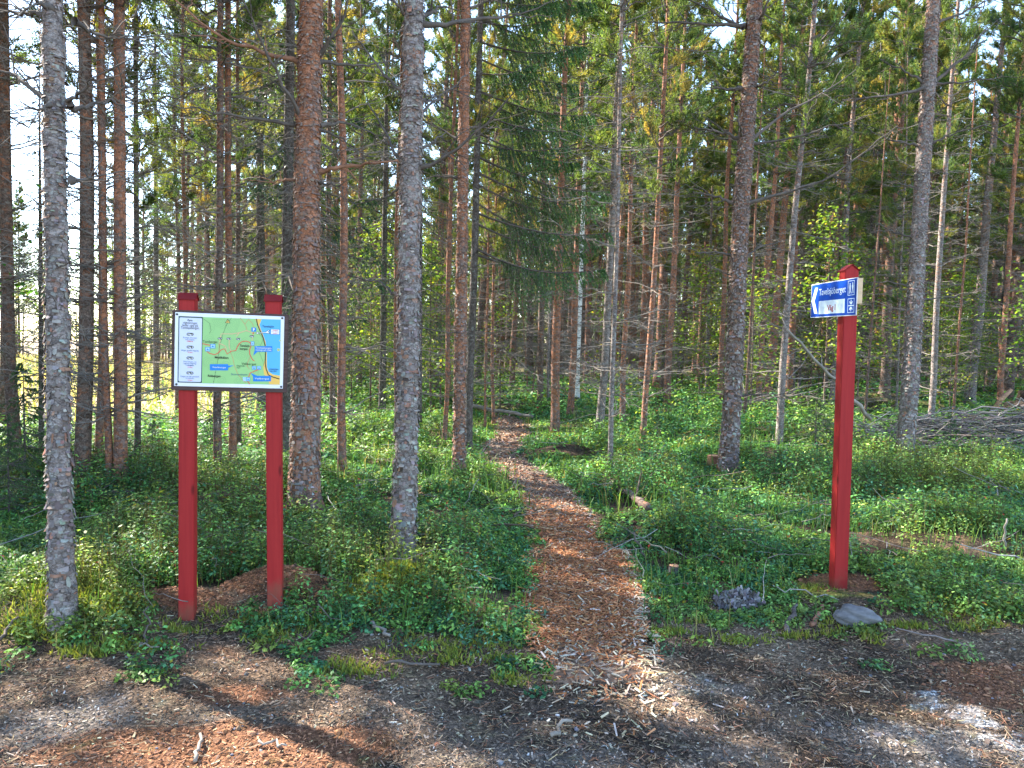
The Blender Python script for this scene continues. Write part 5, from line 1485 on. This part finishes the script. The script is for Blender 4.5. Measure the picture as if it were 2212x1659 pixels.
for s, c0_, w_ in (('Vinterlämningen', (820, 1206), 185), ('Tavelsjöbergets', (1434, 938), 220), ('raststuga och utsikt', (1434, 967), 220), ('Vallberget', (1412, 1362), 200)): T.textc(s, c0_, w_, 17, k['white'], zt)
for s, y_, w_ in (('Avstånd', 695, 75), ('från denna', 716, 95), ('punkt', 737, 60)): T.textc(s, (1595, y_), w_, 13, k['red'], zt)
for s, p in (('Väg IV', (833, 808)), ('Väg III', (955, 811)), ('Väg II', (1087, 815)), ('Väg I', (1273, 777))): T.textc(s, p, 60, 13, k['white'], zt)
I.build('map_print', IM, panel)
for p in ((240, 474), (1693, 528), (1677, 1476), (231, 1440)):
    c2 = PLN.uv(p)
    ac = Acc(); vv, q = tubes(np.array([[[c2[0], c2[1], .0062], [c2[0], c2[1], .0095], [c2[0], c2[1], .0105]]]), np.array([[.0062, .0062, .001]]), 10)
    ac.add(vv, q); board_part(link('screw', ac.mesh('screw', INK['black']), bb_root))

# ------------------------------------------------------------------ blue signpost
pb = gp(1810, 1266)
S2 = pb[1] / 5.27
sgx, sgy, sgz = EYE + (np.array([2.204, 5.30, 1.9957]) - EYE) * S2
ptop = at_depth(1834, 586, pb[1])
sg_root = empty('signpost', pb, 'red wooden signpost with blue arrow sign right of the path', 'signpost')
base2 = Vector(pb)
vec = Vector(ptop - pb); hp = vec.length
q = Vector((0, 0, 1)).rotation_difference(vec.normalized()) @ Matrix.Rotation(-math.pi / 2, 3, 'Z').to_quaternion()
gable_post('post', .047 * S2, hp, sg_root, Vector((0, 0, 0)), tuple(q.to_euler()), M_PAINT)
yaw2, rl2 = -1.57736, -.01483
u0 = np.array([math.cos(yaw2), math.sin(yaw2), 0])
su, sup = u0 * math.cos(rl2) + up0 * math.sin(rl2), up0 * math.cos(rl2) - u0 * math.sin(rl2)
z2 = lambda x, y: ((1980 + x / 9.2167) * .86406, (640 + y / 9.2167) * .86406)
SW, SH = .768 * S2, .2445 * S2
SPL = Plane((sgx, sgy, sgz), su, sup, 0, z2)
srot = Matrix((su, sup, SPL.n)).transposed().to_euler()
def sign_part(o):
    o.location = Vector((sgx, sgy, sgz)) - base2; o.rotation_euler = srot; return o
sign_part(bevel_box('sign_backing', -SW / 2 + .02, SW / 2 - .006, -SH / 2 + .072, SH / 2 - .004, -.036, -.0035, M_PLY, sg_root, .002, 1))
plate = sign_part(bevel_box('sign_plate', -SW / 2, SW / 2, -SH / 2, SH / 2, -.003, .0, INK['white'], sg_root, .0008, 1))
G = Ink(SPL)
bl_ = .0085
M_SBLUE = flat_mat('sign_blue', (.004, .060, .40), .5, .12, .03, 4); M_SWHITE = flat_mat('sign_white', (.62, .76, .90), .5, .2, .02, 4); M_SRED = flat_mat('sign_red', (.30, .008, .03), .4, .4, .02, 4)
SM = [M_SBLUE, M_SWHITE, M_SRED]
G.raw([(-SW / 2 + bl_, -SH / 2 + .005), (SW / 2 - bl_, -SH / 2 + .005), (SW / 2 - bl_, SH / 2 - .005), (-SW / 2 + bl_, SH / 2 - .005)], 0, .0009)
PRINT = G
G = Ink(SPL); G.poly([(545, 735), (606, 733), (525, 1040), (592, 1330), (520, 1330), (455, 1040)], 1, .0018); G.build('arrow', SM, plate)
G = PRINT
a_, b_ = SPL.uv((628, 910)), SPL.uv((1245, 840))
V, Fc = text_geo('Tavelsjöberget')
cap = abs(SPL.uv((640, 765))[1] - SPL.uv((640, 912))[1])
n0 = len(G.V)
for p in V: G.V.append((a_[0] + (p[0] - V[:, 0].min()) / (V[:, 0].max() - V[:, 0].min()) * (b_[0] - a_[0]), a_[1] + (b_[1] - a_[1]) * (p[0] / V[:, 0].max()) * 0 + p[1] * cap / CAPH, .0018))
G.F += [[q_ + n0 for q_ in f_] for f_ in Fc]; G.M += [1] * len(Fc)
G.build('blue_print', SM, plate)
G = Ink(SPL); G.poly([(625, 1043), (1225, 983), (1215, 1308), (618, 1343)], 1, .0018)
a_, b_ = SPL.uv((815, 1255)), SPL.uv((1005, 1245))
V, Fc = text_geo('Väg I'); cap = abs(SPL.uv((830, 1130))[1] - SPL.uv((830, 1255))[1]); n0 = len(G.V)
for p in V: G.V.append((a_[0] + (p[0] - V[:, 0].min()) / (V[:, 0].max() - V[:, 0].min()) * (b_[0] - a_[0]), a_[1] + p[1] * cap / CAPH, .0026))
G.F += [[q_ + n0 for q_ in f_] for f_ in Fc]; G.M += [2] * len(Fc)
G.build('text_panel', SM, plate)
def picto_frame(G, c4):
    P = [np.array(SPL.uv(p)) for p in c4]
    cen = sum(P) / 4
    Q = [p + (cen - p) * np.array([.13, .08]) for p in P]
    for i in range(4): G.raw([P[i], P[(i + 1) % 4], Q[(i + 1) % 4], Q[i]], 1, .0018)
G = Ink(SPL); picto_frame(G, [(1300, 575), (1452, 553), (1447, 895), (1290, 915)])
for cx_, dy in ((1347, 8), (1408, -8)):                                # two walkers
    G.disc((cx_, 640 + dy), .0078, 1, .0018)
    G.poly([(cx_ - 14, 660 + dy), (cx_ + 14, 658 + dy), (cx_ + 18, 700 + dy), (cx_ + 12, 770 + dy), (cx_ - 14, 772 + dy), (cx_ - 20, 705 + dy)], 1, .0018)
    G.poly([(cx_ - 14, 772 + dy), (cx_ - 1, 771 + dy), (cx_ - 8, 820 + dy), (cx_ - 14, 862 + dy), (cx_ - 26, 862 + dy), (cx_ - 18, 815 + dy)], 1, .0018)
    G.poly([(cx_ + 1, 771 + dy), (cx_ + 12, 770 + dy), (cx_ + 17, 812 + dy), (cx_ + 27, 856 + dy), (cx_ + 16, 858 + dy), (cx_ + 5, 815 + dy)], 1, .0018)
G.build('walkers_pictogram', SM, plate)
G = Ink(SPL); picto_frame(G, [(1290, 985), (1445, 965), (1435, 1300), (1282, 1315)])
cc_ = SPL.uv((1365, 1142))
G.raw([cc_ + np.array(p) for p in ((-.040, -.003), (.040, -.003), (.040, .003), (-.040, .003))], 1, .0018)
for sg_ in (1, -1):
    for an in (-50, 0, 50):
        t = math.radians(an); d_ = np.array([math.sin(t), math.cos(t) * sg_]); p_ = np.array([d_[1], -d_[0]])
        b1 = cc_ + np.array([0, .007 * sg_])
        G.raw([b1, b1 + d_ * .012 + p_ * .006, b1 + d_ * .026 + p_ * .004, b1 + d_ * .032, b1 + d_ * .026 - p_ * .004, b1 + d_ * .012 - p_ * .006], 1, .0018)
G.build('viewpoint_pictogram', SM, plate)

# ------------------------------------------------------------------ dead wood, stones, stumps
def pole(name, p0, p1, r0, r1, mat, lab, cat, group=None, sag=0.0, n_=14, jit=.012, twigs=0):
    p0, p1 = np.array(p0, float), np.array(p1, float)
    t = np.linspace(0, 1, n_)
    P = p0 + (p1 - p0) * t[:, None] + rng.normal(0, jit, (n_, 3)) * np.minimum(1, np.minimum(t, 1 - t) * 6 + .2)[:, None]
    P[:, 2] += sag * np.sin(t * math.pi)
    ac = Acc(); base = P[0].copy(); P = P - base
    R = r0 + (r1 - r0) * t + rng.normal(0, .05, n_) * min(r0, r1)
    P = np.concatenate([P[:1], P, P[-1:]]); R = np.concatenate([[.001], R, [.001]])
    vv, q = tubes(P[None], R[None], 9); ac.add(vv, q)
    if twigs:
        i0 = rng.integers(1, n_, twigs)
        d = unit(rng.normal(0, 1, (twigs, 3)) + unit(P[-1] - P[0]) * .7 + np.array([0, 0, .5]))
        t4 = np.linspace(0, 1, 4); S = P[i0][:, None] + d[:, None] * (rng.uniform(.1, .4, twigs)[:, None] * t4)[..., None]
        vv, q = tubes(S, np.full((twigs, 1), min(r0, r1) * .3 + .002) * (1.1 - .7 * t4), 4); ac.add(vv, q)
    o = link(name, ac.mesh(name, mat, True), loc=base)
    return tag(o, lab, cat, group)
def on_ground(px, py, up): p = gp(px, py); p[2] += up; return p

pole('fallen_log', on_ground(1010, 893, .18), on_ground(1150, 912, .12), .05, .035, M_TWIGPALE, 'long pale log lying across the far end of the path', 'log', twigs=4)
pole('fallen_log', on_ground(1318, 1052, .06), on_ground(1402, 1114, .07), .028, .040, M_BROWN, 'bark-covered log lying in the shrubs right of the path', 'log', twigs=3)
pole('leaning_pole', at_depth(1700, 711, 8.6), at_depth(1880, 905, 9.6), .014, .026, M_TWIGPALE, 'broken pale pole leaning behind the blue signpost', 'dead pole', twigs=8)
pole('fallen_log', on_ground(1850, 960, .15), on_ground(2110, 1004, .12), .045, .06, M_GREY, 'long grey log lying in front of the brush pile', 'log', twigs=6)
pole('fallen_log', on_ground(170, 1098, .12), on_ground(290, 1088, .12), .035, .03, M_DARK, 'dark rotten log left of the map board', 'log', twigs=10)
STK = 'loose sticks on the forest floor'
for a, b_, r_, mt, lab in [((797, 1352), (842, 1384), .012, M_TWIGPALE, 'short peeled stick lying in front of the mossy mound'), ((1752, 1355), (1775, 1318), .016, M_RBRANCH, 'short orange stick left of the grey stone'),
        ((1700, 1372), (1722, 1318), .018, M_DARK, 'dark stick stub left of the short orange stick'), ((2030, 1330), (2036, 1372), .010, M_DARK, 'upright dark stick right of the grey stone'), ((290, 1400), (345, 1410), .006, M_TWIGPALE, 'thin twig in front of the near grey pine'),
        ((318, 1400), (320, 1310), .006, M_TWIG, 'thin upright twig left of the left board post'), ((830, 1440), (950, 1448), .008, M_TWIG, 'grey twig on the ground below the mossy mound'), ((420, 1655), (432, 1600), .008, M_TWIGPALE, 'small broken twig on the orange sand'),
        ((560, 1610), (620, 1625), .006, M_TWIGPALE, 'bent pale twig on the sunlit sand'), ((0, 1390), (40, 1345), .010, M_TWIG, 'grey stick at the left picture edge'), ((1190, 1595), (1235, 1570), .010, M_TWIGPALE, 'thick pale splinter on the bare soil below the path'),
        ((1900, 1120), (2010, 1105), .012, M_TWIG, 'curved grey branch on the mound right of the signpost'), ((280, 1155), (310, 1100), .008, M_TWIGPALE, 'forked bare twig left of the map board post'), ((930, 1225), (960, 1195), .007, M_TWIG, 'dark twig right of the path-verge pine'),
        ((1230, 935), (1150, 950), .02, M_TWIG, 'grey stick at the foot of the dark red pine'), ((2170, 1190), (2176, 1120), .010, M_TWIGPALE, 'short pale stake in the shrubs at the right'), ((1395, 1215), (1370, 1150), .008, M_TWIG, 'thin twig along the right path edge')]:
    pole('stick', on_ground(*a, .02), on_ground(*b_, .03) if abs(a[1] - b_[1]) < 60 and not lab.startswith(('upright', 'thin upright', 'short pale stake')) else at_depth(*b_, on_ground(*a, 0)[1] + .02), r_, r_ * .7, mt, lab, 'stick', STK, n_=8, jit=.010, twigs=0)

def lump(name, loc, s, mat, lab, cat, seed, rough=.22, sub=3, flat=None):
    import bmesh
    bm = bmesh.new(); bmesh.ops.create_icosphere(bm, subdivisions=sub, radius=1.0)
    for v_ in bm.verts:
        p = v_.co; k_ = 1 + rough * 2 * (float(fbm(p.x * 1.4 + p.z * 1.9 + seed, p.y * 1.4 - p.z * 1.3 + seed * 2, seed)) - .5)
        v_.co = Vector((p.x * s[0] * k_, p.y * s[1] * k_, p.z * s[2] * k_))
        if flat is not None and v_.co.z > flat: v_.co.z = flat + (v_.co.z - flat) * .15
    me = bpy.data.meshes.new(name); bm.to_mesh(me); bm.free(); me.materials.append(mat)
    for p in me.polygons: p.use_smooth = True
    return tag(link(name, me, loc=loc), lab, cat)
M_STONE = flat_mat('grey_stone', (.15, .146, .148), .8, .25, .22, 14, (1, 1, 3), .5)
M_ROT = flat_mat('rotten_wood', (.14, .128, .13), .95, .1, .3, 16, (1, 1, 5), .9)
M_EARTH = flat_mat('dark_earth', (.035, .026, .02), .95, .1, .35, 20, (1, 1, 1), .9)
p = on_ground(1851, 1344, .035); lump('stone', p, (.12, .085, .06), M_STONE, 'flat grey stone in front of the signpost', 'stone', 4, .32, 4)
p = gp(1595, 1306)
ac = Acc()
k_ = 240
a_ = rng.uniform(0, 2 * np.pi, k_); r_ = np.sqrt(rng.random(k_)) * .13
c_ = np.stack([np.cos(a_) * r_ * 1.15, np.sin(a_) * r_ * .8, (1 - (r_ / .14) ** 2) * .085 * rng.uniform(.5, 1, k_)], 1)
d_ = unit(np.stack([rng.normal(0, .6, k_) + np.cos(a_) * .3, rng.normal(0, .6, k_), rng.normal(.1, .6, k_)], 1)); s_ = unit(np.cross(d_, rng.normal(0, 1, (k_, 3)))); u_ = np.cross(d_, s_)
L_, W_ = rng.uniform(.015, .05, (k_, 1)), rng.uniform(.006, .018, (k_, 1))
B = [c_ + sx * d_ * L_ + sy * s_ * W_ + sz * u_ * .005 for sz in (-1, 1) for sx, sy in ((-1, -1), (1, -.6), (1, .7), (-1, 1))]
Vv = np.stack(B, 1).reshape(-1, 3); b0_ = np.arange(k_)[:, None] * 8
ac.add(Vv, q=np.concatenate([b0_ + [f_] for f_ in ([0, 3, 2, 1], [4, 5, 6, 7], [0, 1, 5, 4], [1, 2, 6, 5], [2, 3, 7, 6], [3, 0, 4, 7])]), c=np.repeat(pick([(.17, .16, .165), (.11, .10, .10), (.23, .22, .22), (.07, .06, .055)], [.35, .3, .2, .15], k_), 8, 0))
tag(link('rotten_stump', ac.mesh('rotten_stump', M_VC), loc=p), 'crumbling grey rotten stump left of the signpost', 'stump')
def stump(px, py, r_, h_, lab, mat, topmat):
    p = gp(px, py); root = empty('cut_stump', p, lab, 'stump')
    ac = Acc(); vv, q = tubes(np.array([[[0, 0, -.05], [0, 0, .02], [0, 0, h_ * .5], [.004, 0, h_]]]), np.array([[r_ * 1.3, r_ * 1.12, r_, r_ * .97]]), 14); ac.add(vv, q)
    link('wood', ac.mesh('wood', mat, True), root)
    ac = Acc(); vv, q = tubes(np.array([[[.004, 0, h_ - .004], [.004, 0, h_ + .004], [.004, 0, h_ + .006]]]), np.array([[r_ * .96, r_ * .95, .002]]), 14); ac.add(vv, q); link('cut_face', ac.mesh('cut_face', topmat), root)
M_CUT = flat_mat('cut_wood', (.52, .27, .15), .8, .2, .12, 20)
stump(1541, 1012, .085, .17, 'reddish cut stump left of the brown spurred pine', M_RBRANCH, M_CUT)
stump(1454, 1243, .035, .07, 'tiny orange-topped cut stump right of the path', M_DARK, M_CUT)
lump('root_clod', on_ground(965, 1195, .0), (.13, .10, .10), M_EARTH, 'dark earth clod torn up right of the path-verge pine', 'earth clod', 13, .6, 4)
lump('root_clod', on_ground(515, 1110, .0), (.22, .14, .12), M_EARTH, 'dark root clod in the shrubs between the board posts', 'earth clod', 17, .6, 4)

# brush pile
ac = Acc()
c0 = gp(2090, 985)
k_ = 1300
t_ = rng.uniform(-1, 1, k_)
cx_ = c0[0] + .6 + t_ * 2.2; cy_ = c0[1] + .5 + rng.normal(0, .55, k_)
hh = (.68 + .30 * t_) * np.clip(1.15 - t_ ** 2 * .8, .15, 1)
cz_ = hgt(cx_, cy_) + rng.uniform(0, 1, k_) * hh * np.exp(-((cy_ - c0[1] - .5) / .75) ** 2)
az = rng.normal(0.1, .5, k_) + np.pi * rng.integers(0, 2, k_)
L = rng.uniform(.4, 1.7, k_)
d = unit(np.stack([np.cos(az), np.sin(az), rng.normal(0, .16, k_)], 1))
tt = np.linspace(-.5, .5, 6)
P = np.stack([cx_, cy_, cz_], 1)[:, None] + d[:, None] * (L[:, None] * tt)[..., None]
P += rng.normal(0, .03, P.shape); P[..., 2] += (rng.normal(0, .12, k_)[:, None] * tt ** 2 * 4) * L[:, None] * .3
P[..., 2] = np.maximum(P[..., 2], hgt(P[..., 0], P[..., 1]) + .02)
P -= c0
vv, q = tubes(P, (rng.lognormal(-5.15, .45, k_))[:, None] * np.linspace(1.2, .5, 6), 5)
ac.add(vv, q, c=np.repeat(pick([(.20, .178, .16), (.14, .122, .11), (.28, .25, .225), (.08, .068, .06)], [.35, .3, .2, .15], k_), 30, 0))
tag(link('brush_pile', ac.mesh('brush_pile', M_VC, True), loc=c0), 'heap of bare grey cut branches at the right edge of the wood', 'brush pile')
# uprooted stump with pale root logs at the right picture edge
c0 = gp(2205, 905)
ur = empty('uprooted_stump', c0, 'uprooted brown stump with two pale roots at the right picture edge', 'stump')
bx = lump('root_plate', (0, 0, 0), (.55, .3, .38), M_EARTH, None, None, 23, .5, 4); bx.parent = ur; bx.location = (.3, .1, .25)
for a, b_, r_ in (((2140, 892), (2184, 842), .055), ((2160, 890), (2240, 858), .05)):
    P = np.array([at_depth(*a, c0[1] - .35), at_depth((a[0] + b_[0]) / 2, (a[1] + b_[1]) / 2 - 3, c0[1] - .3), at_depth(*b_, c0[1] - .2)]) - c0
    P = np.concatenate([P[:1], P, P[-1:]])
    ac = Acc(); vv, q = tubes(P[None], np.array([[.001, r_, r_ * .95, r_ * .8, .001]]), 9); ac.add(vv, q); link('root', ac.mesh('root', flat_mat('pale_root', (.36, .2, .12), .85, .2, .25, 10, (1, 1, 4), .5), True), ur)
print('objects', len(bpy.data.objects), 'tris', sum(len(o.data.polygons) for o in bpy.data.objects if o.type == 'MESH'), 'fill', nfill, 'shade', nsh)
